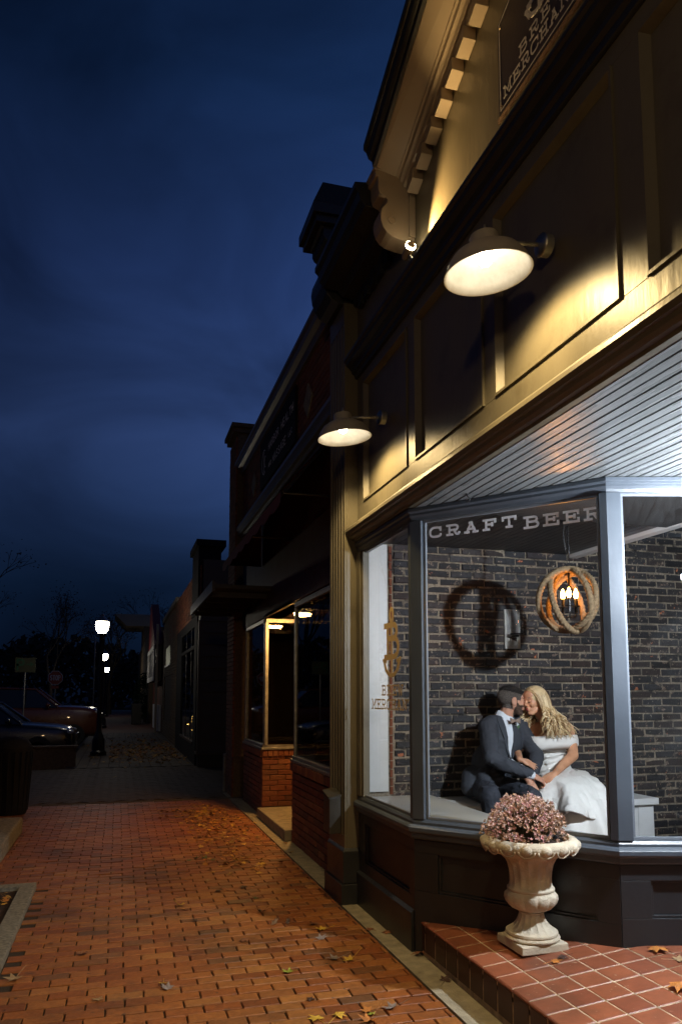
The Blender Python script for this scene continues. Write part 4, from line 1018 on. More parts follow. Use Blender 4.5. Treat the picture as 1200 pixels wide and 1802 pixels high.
# corner pier
b = bw('corner_pier', (NX-.09, 12.85, 0), (0, -1, 0), (0, 0, 1), (-1, 0, 0), .75, 5.9, 61)
b = brick_grid(MB(), (NX-.12, 12.10, 0), (1, 0, 0), (0, 0, 1), (0, -1, 0), .5, 5.9, .213, .0692, .009, .001, jit=.002, seed=62)
MB().box(NX-.0895, 2.4, 12.105, 12.85, 0, 5.95).build('pier_core', M['mortar2'], nb)
m = MB(); m.box(NX-.17, 2.45, 12.05, 12.90, 5.951, 6.03); m.box(NX-.21, 2.47, 12.01, 12.94, 6.0305, 6.10); m.build('pier_cap', M['mortar2'], nb, bevel=.004)
m = MB(); m.box(NX-.14, 2.0, 12.86, 13.02, -.02, .62); m.build('pier_base', M['conc'], nb, bevel=.012)
m = MB(); m.box(NX-.02, NX+.0, 6.20, 6.33, 0, .74); m.build('corner_board', M['conc'], nb, bevel=.006)
m = MB(); m.box(2.3, 8.6, 6.17, 6.26, 0, 5.2); m.box(2.3, 8.6, 12.7, 12.84, 0, 5.2); m.box(8.5, 8.6, 6.3, 12.7, 0, 5.2); m.box(NX+.1, 8.6, 6.2, 12.84, 5.24, 5.3); m.build('outer_wall', M['mortar2'], nb)
m = MB(); m.box(1.93, 8.5, 6.27, 12.7, .0, .05); m.build('shop_floor', M['floorin'], nb)
m = MB(); m.box(1.95, 8.5, 6.27, 12.7, 2.95, 3.0); m.build('shop_ceiling', M['redpanel'], nb)
M['warmwall'] = paint('brown_wall', (.26, .10, .045), .7, .1, 3, .2)
m = MB(); m.box(4.6, 4.7, 6.27, 12.7, .05, 2.95); m.build('back_wall', M['warmwall'], nb)
m = MB(); m.box(3.12, 3.19, 8.34, 10.06, .12, 2.64)
m.build('door_wall', M['warmwall'], nb)
m = MB(); m.box(3.06, 3.11, 8.75, 9.65, .13, 2.15); dd = m.build('door', M['bronze'], nb, bevel=.004); MB().ell((3.03, 9.55, 1.1), .03).build('handle', M['chrome'], dd, smooth=True)
MB().box(1.80, 3.11, 8.335, 10.065, .004, .125).build('doorstep', M['conc'], nb, bevel=.012)
MB().box(NX, 3.2, 8.335, 10.065, 2.66, 2.70).build('recess_ceiling', M['redpanel'], nb)
# interior furniture silhouettes: a spindle chair in the display
# recess light
t = thing('recess_light', 'glowing round ceiling light in the brick shop doorway', 'lamp', (2.20, 9.2, 2.66))
MB().lathe([(0, 2.60), (.09, 2.605), (.11, 2.625), (.11, 2.655)], (2.20, 9.2, 0), 24).build('diffuser', emit('doorway_glow', (1, .50, .14), 420), t, smooth=True)
MB().lathe([(.112, 2.6585), (.125, 2.657), (.125, 2.64), (.111, 2.64)], (2.20, 9.2, 0), 24).build('rim', M['black'], t)
# awning
aw = thing('fabric_awning', 'dark red fabric awning with scalloped valance over the brick shop window', 'awning', (NX, 7.9, 3.4))
M['awn'] = paint('dark_red_canvas', (.13, .018, .014), .8, .15, 6, .15)
m = MB(); ya, yb = 6.40, 10.3; xi, zi, xo, zo = NX-.01, 4.05, 1.33, 3.42
n = 24
for i in range(n):
    a = ya+(yb-ya)*i/n; b = ya+(yb-ya)*(i+1)/n; sg = .012*sin(pi*((i % 8)/8)); sg2 = .012*sin(pi*(((i+1) % 8)/8))
    m.add([(xi, a, zi), (xi, b, zi), (xo, b, zo-sg2), (xo, a, zo-sg), (xi, a, zi+.006), (xi, b, zi+.006), (xo, b, zo-sg2+.006), (xo, a, zo-sg+.006)], [(0, 1, 2, 3), (7, 6, 5, 4), (3, 2, 6, 7)])
m.add([(xi, yb, zi), (xo, yb, zo), (xi, yb, zo)], [(0, 1, 2)]); m.build('canopy', M['awn'], aw)
m = MB()
for i in range(48):
    a = ya+(yb-ya)*i/48; b = ya+(yb-ya)*(i+1)/48; d0 = .10+.035*abs(sin(pi*i/6)); d1 = .10+.035*abs(sin(pi*(i+1)/6))
    m.add([(xo-.004, a, zo), (xo-.004, b, zo), (xo-.008, b, zo-d1), (xo-.008, a, zo-d0)], [(0, 1, 2, 3)])
m.build('valance', M['awn'], aw)
m = MB()
for y in (ya+.02, (ya+yb)/2, yb-.02): m.tube([(xi, y, zi-.03), (xo+.02, y, zo-.01)], .012, 8); m.tube([(xi, y, zo-.01), (xo+.02, y, zo-.012)], .012, 8)
m.tube([(xo+.02, ya, zo-.012), (xo+.02, yb, zo-.012)], .012, 8); m.build('frame', M['black'], aw)
# flat canopy with ribs below
cn = thing('flat_canopy', 'dark flat canopy with thin cross ribs above the brick shop windows', 'canopy', (NX, 9.6, 3.0))
m = MB(); m.box(1.14, NX+.0, 9.6, 12.55, 2.98, 3.03); m.box(1.10, 1.139, 9.56, 12.6, 2.93, 3.07); m.build('deck', M['bronze'], cn)
y = 9.9
while y < 12.5: MB().box(1.145, NX-.002, y, y+.05, 2.905, 2.978).build('cross_rib', M['bronze'], cn); y += .62
# signboard of the neighbour
t = thing('shop_sign', 'long black sign with small white lettering on the dark brick shop', 'sign', (NX, 9.2, 4.6))
MB().box(NX-.03, NX-.001, 8.12, 10.35, 4.50, 5.17).build('board', M['matblack'], t, bevel=.004)
m = MB(); u = (0, -1, 0); n_ = (-1, 0, 0)
M['letterwhite'] = paint('sign_white', (.75, .75, .72), .5, 0, 5, .05)
text(m, 'HARBOR HEALTH', (NX-.03, 9.73, 4.90), u, (0, 0, 1), n_, .095, .080, .038, .012, .0012, font=PL, space=.13)
text(m, 'AND', (NX-.03, 9.73, 4.66), u, (0, 0, 1), n_, .055, .050, .024, .009, .0012, font=PL)
text(m, 'MASSAGE', (NX-.03, 9.43, 4.64), u, (0, 0, 1), n_, .095, .080, .038, .012, .0012, font=PL)
text(m, 'LLC', (NX-.03, 8.47, 4.66), u, (0, 0, 1), n_, .055, .050, .024, .009, .0012, font=PL)
m.build('lettering', M['letterwhite'], t)
m = MB(); strokes(m, [arc(0, .5, .5, .5, 60, 300, 14), [(.0, .1), (.0, .9)], arc(.35, .45, .22, .22, 90, 270, 8)], (NX-.03, 10.05, 4.66), u, (0, 0, 1), n_, .30, .34, .016, .0012); m.build('emblem', M['letterwhite'], t)

# ================================================================== FAR SHOPS
FX = 1.70
def shop(name, label, ya, yb, H, mat, brick=True, seed=1):
    t = thing(name, label, 'building', (FX, (ya+yb)/2, 0)); t0 = t
    MB().box(FX+.031, 9, ya+.0, yb-.02, 0, H).build('wall', M[mat], t)
    return t
M['siding'] = paint('clapboard_paint', (.07, .05, .032), .6, .15, 4, .15)
s1 = thing('clapboard_shop', 'two-level dark brick shop whose clapboard side wall faces the alley', 'building', (FX, 20, 0))
MB().box(2.7, 9, 17.62, 24.0, 0, 3.5).build('wall', M['mortar2'], s1)
MB().box(FX+.05, 2.7, 22.2, 24.0, 0, 3.5).build('side_pier', M['mortar2'], s1)
MB().box(FX+.05, 2.7, 17.62, 22.2, .40, .45).build('display_floor', M['floorin'], s1)
MB().box(FX+.03, FX+.034, 18.3, 22.1, .5, 3.25).build('window_pane', M['darkglass'], s1)
m = MB(); z = .34; k = 0
while z < 3.3:
    m.sweep(None, [(FX+.04, 17.20, z), (FX+.04, 17.235, z+.30), (FX+.04, 17.26, z+.30), (FX+.04, 17.26, z)], [(2.9, 17.20, z), (2.9, 17.235, z+.30), (2.9, 17.26, z+.30), (2.9, 17.26, z)]); z += .268
m.build('clapboards', M['siding'], s1)
m = MB(); m.box(FX-.01, FX+.05, 17.16, 17.30, .31, 3.3); m.box(FX-.01, 2.9, 17.18, 17.62, .27, .335); m.build('corner_board', M['siding'], s1, bevel=.004)
MB().box(FX+.03, 9, 17.27, 17.615, -.1, 3.6).build('side_wall', M['charcoal'], s1)
# shop window with lit Christmas tree
m = MB(); m.box(FX+.0, FX+.05, 17.65, 18.3, 0, 3.5); m.box(FX, FX+.05, 22.1, 24, 0, 3.5); m.box(FX+.0, FX+.049, 18.3, 22.1, 0, .45); m.box(FX, FX+.049, 18.3, 22.1, 2.72, 2.80); m.box(FX, FX+.049, 18.3, 22.1, 3.25, 3.5)
m.build('shop_front', M['matblack'], s1)
MB().box(FX-.02, FX+.06, 18.3, 22.1, .45, .50).build('window_sill', M['siding'], s1)
for y in (19.25, 20.7): MB().box(FX+.02, FX+.04, y, y+.06, .5, 3.25).build('mullion', M['charcoal'], s1)
# upper brick storey with parapet and chimney-like pier
b = brick_grid(MB(), (FX+.05, 28.5, 3.5), (0, -1, 0), (0, 0, 1), (-1, 0, 0), 11.2, 1.1, .30, .10, .012, .03, jit=.003, seed=71); b.build('upper_brickwork', M['redbrick'], s1)
m = MB(); m.box(FX+.08, 9, 17.3, 28.5, 3.61, 4.62); m.box(FX-.02, FX+.5, 17.4, 18.9, 3.5, 5.05); m.box(FX-.08, FX+.6, 17.3, 19.0, 5.051, 5.2); m.build('parapet', M['matblack'], s1)
MB().box(FX+.08, 2.6, 17.25, 17.295, 3.65, 4.72).build('gable_board', M['siding'], s1)
t = thing('ceiling_hook', 'tiny dark hook in the slatted soffit above the window lettering', 'hook', (2.02, 4.12, 2.849))
MB().tube([(2.02, 4.12, 2.851), (2.02, 4.12, 2.835), (2.035, 4.11, 2.82), (2.03, 4.115, 2.80), (2.012, 4.125, 2.80)], .003, 6).build('hook', M['black'], t, smooth=True)
MB().lathe([(0, 2.8495), (.012, 2.8495), (.010, 2.845), (0, 2.845)], (2.02, 4.12, 0), 10).build('plate', M['black'], t)
# tree
t = thing('christmas_tree', 'small Christmas tree with warm fairy lights in the dark shop window', 'tree', (2.05, 20.0, .5))
m = MB(); rnd = random.Random(3)
for i in range(900):
    h = rnd.random(); r_ = (.42*(1-h)+.03)*sqrt(rnd.random()); a = rnd.uniform(0, 2*pi); p = Vector((2.15+r_*cos(a), 20+r_*sin(a), .62+h*1.6)); d = Vector((cos(a), sin(a), -.3))*.07
    q = Vector((-sin(a), cos(a), 0))*.012; m.add([p-q, p+q, p+d+q*.3, p+d-q*.3], [(0, 1, 2, 3)])
M['needles'] = paint('needles', (.015, .035, .015), .8, .1, 8, .3)
m.build('branches', M['needles'], t); MB().tube([(2.15, 20, .45), (2.15, 20, 2.2)], [.04, .01], 8).build('trunk', M['bronze'], t)
m = MB()
for i in range(60):
    h = rnd.random()**1.1; r_ = .42*(1-h)+.05; a = rnd.uniform(pi*.6, pi*1.65); m.ell((2.15+r_*cos(a), 20+r_*sin(a), .62+h*1.6), rnd.uniform(.009, .016), n=6, m=4)
m.build('fairy_lights', emit('fairy_light', (1, .62, .15), 16), t)['kind'] = 'stuff'
t = thing('window_display_light', 'small white display light low in the shop window beside the Christmas tree', 'lamp', (1.9, 18.9, .6))
MB().cap((1.86, 18.85, .58), .03, (1.86, 19.1, .60), .025, 8).build('tube', emit('display_white', (.9, .95, 1), 2.2), t)
MB().box(1.84, 1.88, 18.80, 19.15, .50, .54).build('base', M['black'], t)
MB().box(FX+.35, FX+.36, 19.4, 20.5, 2.82, 3.2).build('lit_transom', emit('transom_glow', (.75, .85, 1), .22), s1)

s2 = thing('tan_brick_shop', 'tan brick shop with a single greenish lit upper window', 'building', (FX, 28, 0))
MB().box(FX+.05, 9, 24.02, 32.3, 0, 4.55).build('wall', M['mortar2'], s2)
b = brick_grid(MB(), (FX+.05, 31.8, 0), (0, -1, 0), (0, 0, 1), (-1, 0, 0), 7.7, 4.5, .30, .10, .012, .03, jit=.003, seed=72, skip=lambda x, y: (1.5 < x < 4.2 and 2.72 < y < 3.45) or (.9 < x < 5 and y < 2.3 and y > .6)); b.build('brickwork', M['tanbrick'], s2)
m = MB(); m.box(FX-.05, FX+.3, 24.1, 31.8, 4.551, 4.70); m.build('coping', M['conc'], s2)
MB().box(FX+.03, FX+.05, 27.6, 30.3, 2.75, 3.40).build('lit_window', emit('greenish_window', (.55, .6, .35), .05), s2)
MB().box(FX-.02, FX+.05, 27.5, 30.4, 2.66, 2.72).build('window_sill', M['white'], s2)
s3 = thing('half_timbered_house', 'narrow house with a red gable and white timber strips above the sidewalk', 'building', (FX, 36, 0))
MB().box(FX+.05, 9, 32.6, 42, 0, 4.4).build('wall', M['redbrick'], s3)
M['redpaint'] = paint('red_paint', (.20, .018, .015), .6, .1, 4, .1)
m = MB(); m.sweep(None, [(FX-.30, 33.0, 3.75), (FX-.30, 40, 3.75), (FX-.30, 38.5, 5.9), (FX-.30, 37.5, 6.0)], [(FX+.04, 33.0, 3.75), (FX+.04, 40, 3.75), (FX+.04, 38.5, 5.9), (FX+.04, 37.5, 6.0)]); m.build('red_gable', M['redpaint'], s3)
m = MB(); m.box(FX-.34, FX-.30, 33, 40, 3.55, 3.74)
for y in (33.0, 34.6, 36.2, 37.8, 39.5): m.box(FX-.34, FX-.30, y, y+.28, 2.4, 3.549)
m.box(FX-.34, FX-.30, 33, 40, 2.2, 2.399); m.box(FX-.34, FX-.30, 33.0, 39.8, 2.85, 2.98) if False else None
m.build('white_timbers', M['white'], s3)
MB().box(FX-.30, FX-.0, 33, 39.8, 2.2, 3.74).build('jetty', M['siding'], s3)
m = MB(); m.box(FX-.25, FX-.15, 32.7, 32.8, 0, 4.6); m.build('corner_post', M['trim'], s3)
m = MB(); m.box(FX-.1, FX+.04, 33.2, 38, .05, 1.15); m.build('white_panel', M['white'], s3)
s4 = thing('corner_building', 'far dark building with a tan projecting eave at the street end', 'building', (FX, 55, 0))
MB().box(FX-.1, 14, 44, 70, 0, 5.2).build('wall', M['mortar2'], s4)
m = MB(); m.sweep(None, [(FX-1.3, 60, 6.9), (FX+1, 60, 6.9), (FX+1, 60, 7.8), (FX-2.2, 60, 7.8)], [(FX-1.3, 66, 6.9), (FX+1, 66, 6.9), (FX+1, 66, 7.8), (FX-2.2, 66, 7.8)]); m.build('eave', M['tanbrick'] if False else M['trim'], s4)
MB().box(FX+.0, 10, 60.1, 66, 5.201, 6.89).build('upper_wall', M['mortar2'], s4)

# ================================================================== STREET FURNITURE
M['lampglow'] = emit('street_lantern_glow', (1.0, .90, .72), 42)
M['fillglow'] = emit('warm_fill_glow', (1.0, .68, .34), 118)
def street_lamp(loc, label):
    t = thing('street_lamp', label, 'street lamp', (0, 0, 0), 'acorn street lamps along the sidewalk')
    MB().lathe([(.20, 0), (.20, .10), (.16, .14), (.15, .42), (.12, .50), (.085, .58), (.06, .70), (.05, 2.9), (.055, 3.05), (.075, 3.10), (.05, 3.14), (.06, 3.20)], (0, 0, 0), 16, rad=lambda a, i: 1+.04*cos(8*a)).build('post', M['black'], t, smooth='auto')
    MB().lathe([(.075, 3.20), (.11, 3.24), (.12, 3.27), (.10, 3.275)], (0, 0, 0), 16).build('collar', M['black'], t, smooth='auto')
    MB().lathe([(0, 3.276), (.10, 3.278), (.145, 3.36), (.175, 3.50), (.17, 3.58), (0, 3.582)], (0, 0, 0), 16).build('lantern_globe', M['lampglow'], t, smooth='auto')
    MB().lathe([(.185, 3.584), (.185, 3.61), (.13, 3.66), (.10, 3.70), (.07, 3.73), (.03, 3.75), (.04, 3.78), (0, 3.83)], (0, 0, 0), 16).build('lantern_cap', M['galv'], t, smooth='auto')
    t.location = loc; return t
l1 = street_lamp((-.49, 21.3, 0), 'nearest and tallest-looking lit acorn street lamp on a black post')
copy_tree(l1, (-.74, 38.5, 0), 0, 'second lit acorn street lamp, just right of a pale sign pole')
fill_lamp = copy_tree(l1, (-1.5, -1.9, 0), 0, 'added fill lamp shaped like an acorn street lamp, behind the viewer, out of the picture')  # added warm fill for facade and sidewalk, in street-lamp form, unseen behind the camera
for ch in list(fill_lamp.children):
    if ch.name.startswith('lantern_globe'): ch.data = ch.data.copy(); ch.data.materials[0] = M['fillglow']
copy_tree(l1, (-.93, 58.5, 0), 0, 'farthest and smallest lit acorn street lamp, in front of a tree trunk')
t = thing('sign_pole', 'thin pale pole standing just left of the second street lamp', 'pole', (-1.05, 34, 0))
MB().tube([(-1.05, 34, 0), (-1.05, 34, 4.1)], .03, 8).build('pole', M['galv'], t)
MB().lathe([(.0, .02), (.07, .02), (.07, 0)], (-1.05, 34, 0), 10).build('foot', M['galv'], t)
M['stopred'] = paint('stop_red', (.30, .010, .010), .4, 0, 5, .05)
t = thing('stop_sign', 'red octagonal STOP sign on a post beyond the parked cars', 'sign', (-2.68, 35, 0))
R = .30; oc = [(R*cos(pi/8+k*pi/4)/cos(pi/8), R*sin(pi/8+k*pi/4)/cos(pi/8)) for k in range(8)]
def octo(r, y0, y1): return MB().sweep(None, [(-2.68+a*r, y0, 2.34+b*r) for a, b in oc], [(-2.68+a*r, y1, 2.34+b*r) for a, b in oc])
octo(1, 34.97, 34.98).build('border', M['letterwhite'], t); f_ = octo(.94, 34.966, 34.969).build('face', M['stopred'], t)
m = MB(); text(m, 'STOP', (-2.885, 34.965, 2.24), (1, 0, 0), (0, 0, 1), (0, -1, 0), .20, .075, .036, .026, .0012, font=PL); m.build('lettering', M['letterwhite'], f_)
MB().box(-2.83, -2.53, 34.97, 34.98, 1.87, 2.0).build('plate', M['stopred'], t); MB().tube([(-2.68, 35, 0), (-2.68, 35, 2.6)], .03, 8).build('post', M['galv'], t)
M['parkgreen'] = paint('parking_green', (.02, .10, .04), .5, 0, 5, .05); M['parkpale'] = paint('parking_pale', (.05, .055, .02), .5, 0, 5, .1)
t = thing('parking_sign', 'pale board with a green P and arrow above the parked cars', 'sign', (-2.8, 25, 0))
MB().box(-3.09, -2.50, 24.98, 25.0, 2.30, 2.75).build('board', M['parkpale'], t); MB().tube([(-2.8, 25.03, 0), (-2.8, 25.03, 2.7)], .025, 8).build('post', M['galv'], t)
m = MB(); strokes(m, PL['P'], (-3.02, 24.98, 2.38), (1, 0, 0), (0, 0, 1), (0, -1, 0), .19, .30, .06, .0012); strokes(m, [[(0, .5), (1, .5)], [(.65, .85), (1, .5), (.65, .15)]], (-2.74, 24.98, 2.47), (1, 0, 0), (0, 0, 1), (0, -1, 0), .16, .15, .035, .0012); m.build('symbols', M['parkgreen'], t)
t = thing('litter_bin', 'black litter bin with a domed lid near the alley crossing', 'bin', (-1.40, 11.3, 0))
m = MB(); m.lathe([(.22, 0), (.24, .06), (.26, .80), (.27, .84)], (-1.40, 11.3, 0), 20); m.build('body', M['matblack'], t, smooth='auto')
m = MB()
for k in range(20): a = 2*pi*k/20; m.tube([(-1.40+.235*cos(a), 11.3+.235*sin(a), .05), (-1.40+.285*cos(a), 11.3+.285*sin(a), .85)], .010, 5)
m.build('slats', M['matblack'], t); MB().lathe([(.275, .842), (.28, .90), (.22, .99), (.10, 1.04), (0, 1.05)], (-1.40, 11.3, 0), 20).build('lid', M['matblack'], t, smooth='auto')
t = thing('trash_can', 'dark square trash can on the far brick sidewalk', 'bin', (.95, 43, 0))
m = MB(); m.box(.68, 1.2, 42.8, 43.3, 0, 1.0); m.build('body', M['black'], t, bevel=.02); m = MB(); m.box(.66, 1.22, 42.78, 43.32, 1.001, 1.12); m.tube([(.8, 42.9, 1.1), (.8, 42.9, 1.3), (1.08, 42.9, 1.3), (1.08, 42.9, 1.1)], .02, 6); m.build('lid', M['black'], t, bevel=.01)
# planter bed and stone kerbs at left
t = thing('planter_kerb', 'low concrete kerb framing a leaf-filled planting bed at the sidewalk edge', 'kerb', (-1.5, 5.6, 0))
path = [(-2.6, 6.98), (-.62, 6.98), (-.62, 4.2), (-2.6, 4.2)]
m = MB()
m.sweep(None, [(-2.6, 6.86, .045), (-2.6, 6.98, .045), (-2.6, 6.98, -.05), (-2.6, 6.86, -.05)], [(-.74, 6.86, .045), (-.62, 6.98, .045), (-.62, 6.98, -.05), (-.74, 6.86, -.05)])
m.sweep(None, [(-.62, 6.98, .045), (-.74, 6.86, .045), (-.74, 6.86, -.05), (-.62, 6.98, -.05)], [(-.62, 4.2, .045), (-.74, 4.32, .045), (-.74, 4.32, -.05), (-.62, 4.2, -.05)])
m.sweep(None, [(-.62, 4.2, .045), (-.74, 4.32, .045), (-.74, 4.32, -.05), (-.62, 4.2, -.05)], [(-2.6, 4.2, .045), (-2.6, 4.32, .045), (-2.6, 4.32, -.05), (-2.6, 4.2, -.05)])
m.build('kerb', M['conc2'], t, bevel=.006)
MB().box(-2.6, -.741, 4.321, 6.859, -.05, .012).build('soil', M['mulch'], t)
t = thing('stone_block', 'rough pebbled concrete kerb block at the left edge of the sidewalk', 'block', (-1.3, 8.9, 0))
MB().box(-1.75, -1.04, 8.02, 9.70, 0, .19).build('block', M['conc2'], t, bevel=.025); MB().box(-1.73, -1.06, 8.04, 9.68, -.01, .004).build('base', M['mortar2'], t)
t = thing('low_wall', 'low dark planter wall beside the parked dark sedan', 'wall', (-2, 19.6, 0))
MB().box(-3.6, -.90, 18.1, 18.35, -.05, .42).build('wall', M['mortar2'], t, bevel=.02); MB().box(-3.65, -.86, 18.06, 18.39, .421, .47).build('coping', M['mortar2'], t, bevel=.01)

# ---- cars
def car(name, label, loc, rot, L, W, belt, roof, paintm, hood, suv):
    t = thing(name, label, 'car', (0, 0, 0), 'cars parked nose-in to the sidewalk')
    # stations from nose (x=0) to tail (x=-L): (x, z_top, half width)
    st_ = [(0, hood-.28, W*.38), (-.10, hood-.12, W*.45), (-.35, hood-.04, W*.485), (-1.15, hood+.02, W*.5), (-L*.32, belt-.02, W*.5), (-L*.55, belt, W*.5), (-L*.8, belt+.01, W*.5), (-L+.25, belt-.02, W*.48), (-L, belt-.20, W*.43)]
    V = []; F = []; zb = .20 if not suv else .30
    for x, zt, hw in st_:
        V += [(x, -hw*.86, zb), (x, -hw*.98, zb+.12), (x, -hw, (zb+zt)/2), (x, -hw*.97, zt-.07), (x, -hw*.86, zt), (x, 0, zt+.025), (x, hw*.86, zt), (x, hw*.97, zt-.07), (x, hw, (zb+zt)/2), (x, hw*.98, zb+.12), (x, hw*.86, zb)]
    n = 11
    for i in range(len(st_)-1):
        for j in range(n): F.append((i*n+j, i*n+(j+1) % n, (i+1)*n+(j+1) % n, (i+1)*n+j))
    F += [tuple(range(n-1, -1, -1)), tuple((len(st_)-1)*n+j for j in range(n))]
    m = MB(); m.add(V, F); b = m.build('body', paintm, t, smooth='auto'); sd = b.modifiers.new('s', 'SUBSURF'); sd.levels = 2; sd.render_levels = 2
    ws = -L*.27; rr = -L*.40; re = -L*.90 if suv else -L*.68; rb = -L*.97 if suv else -L*.86
    hw = W*.46; hr = W*.37
    def ring(f): return
    C = [(ws, belt-.06, hw), (rr, roof-.04, hr), ((rr+re)/2, roof, hr), (re, roof-.03, hr), (rb, belt-.06, hw)]
    V = []; F = []
    V = [(ws, -hw, belt-.05), (ws, hw, belt-.05), (rr, -hr, roof-.03), (rr, hr, roof-.03), ((rr+re)/2, -hr, roof), ((rr+re)/2, hr, roof), (re, -hr, roof-.04), (re, hr, roof-.04), (rb, -hw, belt-.05), (rb, hw, belt-.05)]
    F = [(0, 1, 3, 2), (2, 3, 5, 4), (4, 5, 7, 6), (6, 7, 9, 8), (0, 2, 4, 6, 8), (1, 9, 7, 5, 3), (0, 8, 9, 1)]
    g = MB(); g.add(V, F); g.build('windows', M['carglass'], t)
    p = MB()
    for s in (-1, 1):
        p.tube([(ws+.05, s*hw*1.0, belt-.05), (rr, s*hr*1.01, roof-.02), ((rr+re)/2, s*hr*1.01, roof+.012), (re, s*hr*1.01, roof-.03), (rb, s*hw*1.0, belt-.05)], .032, 8)
        p.tube([((rr+re)/2+.05, s*hr*1.01, roof), ((rr+re)/2+.05, s*hw*1.01, belt-.05)], .03, 6)
    p.sweep(None, [(rr+.02, -hr, roof-.025), (rr+.02, hr, roof-.025), (rr+.02, hr, roof+.006), (rr+.02, -hr, roof+.006)], [((rr+re)/2, -hr, roof-.0), ((rr+re)/2, hr, roof-.0), ((rr+re)/2, hr, roof+.03), ((rr+re)/2, -hr, roof+.03)])
    p.sweep(None, [((rr+re)/2, -hr, roof-.0), ((rr+re)/2, hr, roof-.0), ((rr+re)/2, hr, roof+.03), ((rr+re)/2, -hr, roof+.03)], [(re-.02, -hr, roof-.04), (re-.02, hr, roof-.04), (re-.02, hr, roof+.0), (re-.02, -hr, roof+.0)])
    p.build('roof', paintm, t, smooth='auto')
    wr = .36 if suv else .32
    ax = Matrix.Rotation(pi/2, 3, 'X')
    for x in (-.85, -L+.9):
        for s in (-1, 1):
            wy = s*(W/2-.10)
            w_ = MB(); w_.lathe([(wr*.62, -.10), (wr*.9, -.11), (wr, -.08), (wr, .08), (wr*.9, .11), (wr*.62, .10)], (x, wy, wr), 28, axis=ax); wo = w_.build('wheel', M['rubber'], t, smooth='auto')
            rm = MB(); rm.lathe([(0, s*.05), (wr*.2, s*.06), (wr*.6, s*.08), (wr*.63, s*.10)], (x, wy, wr), 28, axis=Matrix.Rotation(-pi/2, 3, 'X')); rm.build('rim', M['chrome'], wo, smooth='auto')
    for s in (-1, 1):
        h = MB(); h.ell((-.17, s*W*.36, hood-.20), (.13, W*.085, .07)); h.build('headlight', M['clearlens'], t, smooth=True)
        h = MB(); h.ell((ws-.25, s*(W/2+.06), belt+.03), (.07, .11, .075)); h.build('mirror', paintm, t, smooth=True)
    m = MB(); m.box(-.03, .02, -W*.22, W*.22, hood-.42, hood-.24); m.build('grille', M['black'], t, bevel=.01)
    t.location = loc; t.rotation_euler = (0, 0, rot)
    return t
M['carglass'] = paint('car_glass', (.012, .013, .015), .06, 0, 2, .05, spec=.8); M['rubber'] = paint('tyre_rubber', (.02, .02, .02), .8, .2, 20, .1)
M['clearlens'] = paint('headlamp_lens', (.35, .36, .38), .1, 0, 5, .1)
def carpaint(name, col):
    m_ = paint(name, col, .28, .0, 2, .05, spec=.6); m_.node_tree.nodes['Principled BSDF'].inputs['Coat Weight'].default_value = .6; return m_
car('parked_sedan', 'dark blue-black parked sedan nearest the alley crossing', (-.98, 20.3, -.02), 0, 4.7, 1.8, .98, 1.44, carpaint('blueblack_paint', (.010, .013, .022)), .92, False)
car('parked_suv', 'tall reddish-brown parked SUV behind the dark sedan', (-.50, 26.0, -.02), 0, 5.0, 1.95, 1.28, 1.82, carpaint('redbrown_paint', (.085, .020, .006)), 1.28, True)
car('parked_hatchback', 'dark grey parked car mostly hidden behind the reddish SUV', (-1.15, 31.5, -.02), 0, 4.3, 1.8, 1.02, 1.55, carpaint('grey_paint', (.05, .052, .055)), .98, False)

# ---- trees
M['bark'] = paint('bark', (.045, .034, .025), .9, .8, 14, .3)
def bare_tree(name, label, x, y, H, seed, spread=1.0, leaves=0, group='bare street trees'):
    rnd = random.Random(seed); t = thing(name, label, 'tree', (x, y, 0), group)
    tr = MB(); cr = MB(); tips = []
    def grow(p, d, L, r, lvl):
        mid = p+d*L*.5+Vector([rnd.uniform(-1, 1) for _ in range(3)])*L*.06; q = p+d*L
        (tr if lvl < 2 else cr).tube([p, mid, q], [r, r*.85, r*.66], 7 if lvl < 2 else 4, cap=False)
        if lvl >= 6 or r < .004: tips.append(q); return
        k = 2 if lvl < 1 else rnd.choice([2, 3, 3])
        for _ in range(k):
            a = Vector([rnd.uniform(-1, 1) for _ in range(3)]); nd = (d+a*(.55*spread)+Vector((0, 0, .10))).normalized()
            grow(q, nd, L*rnd.uniform(.66, .86), r*rnd.uniform(.52, .68), lvl+1)
    grow(Vector((x, y, -.1)), Vector((rnd.uniform(-.05, .05), 0, 1)).normalized(), H*.26, H*.022, 0)
    tr.build('trunk', M['bark'], t, smooth=True)
    if leaves:
        for _ in range(leaves):
            q = rnd.choice(tips)+Vector([rnd.gauss(0, .35) for _ in range(3)]); e1 = Vector([rnd.uniform(-1, 1) for _ in range(3)]).normalized()*.07; e2 = Vector([rnd.uniform(-1, 1) for _ in range(3)]).normalized()*.05
            cr.add([q-e1, q-e2, q+e1, q+e2], [(0, 1, 2, 3)])
    cr.build('crown', M['bark'], t)
TL = [('bare tree rising behind the far street lamps', -.75, 66, 9, 3), ('bare tree just right of the far street lamps', 2.0, 74, 12, 5), ('bare tree over the stop sign', -7.5, 50, 11, 9),
      ('tallest dark tree at the left edge of the picture', -10.0, 34, 13, 12), ('thin tree left of the nearest street lamp', -5.0, 60, 10, 17), ('small bare tree above the half-timbered house', 5.0, 82, 13, 23)]
for i, (lb, x, y, H, sd) in enumerate(TL): bare_tree('bare_tree', lb, x, y, H, sd, 1.0, leaves=2500 if i == 3 else 700)
t = thing('evergreen_shrub', 'dark evergreen shrub by the far sidewalk beside the trash can', 'shrub', (1.5, 46, 0), None)
m = MB(); rnd = random.Random(8)
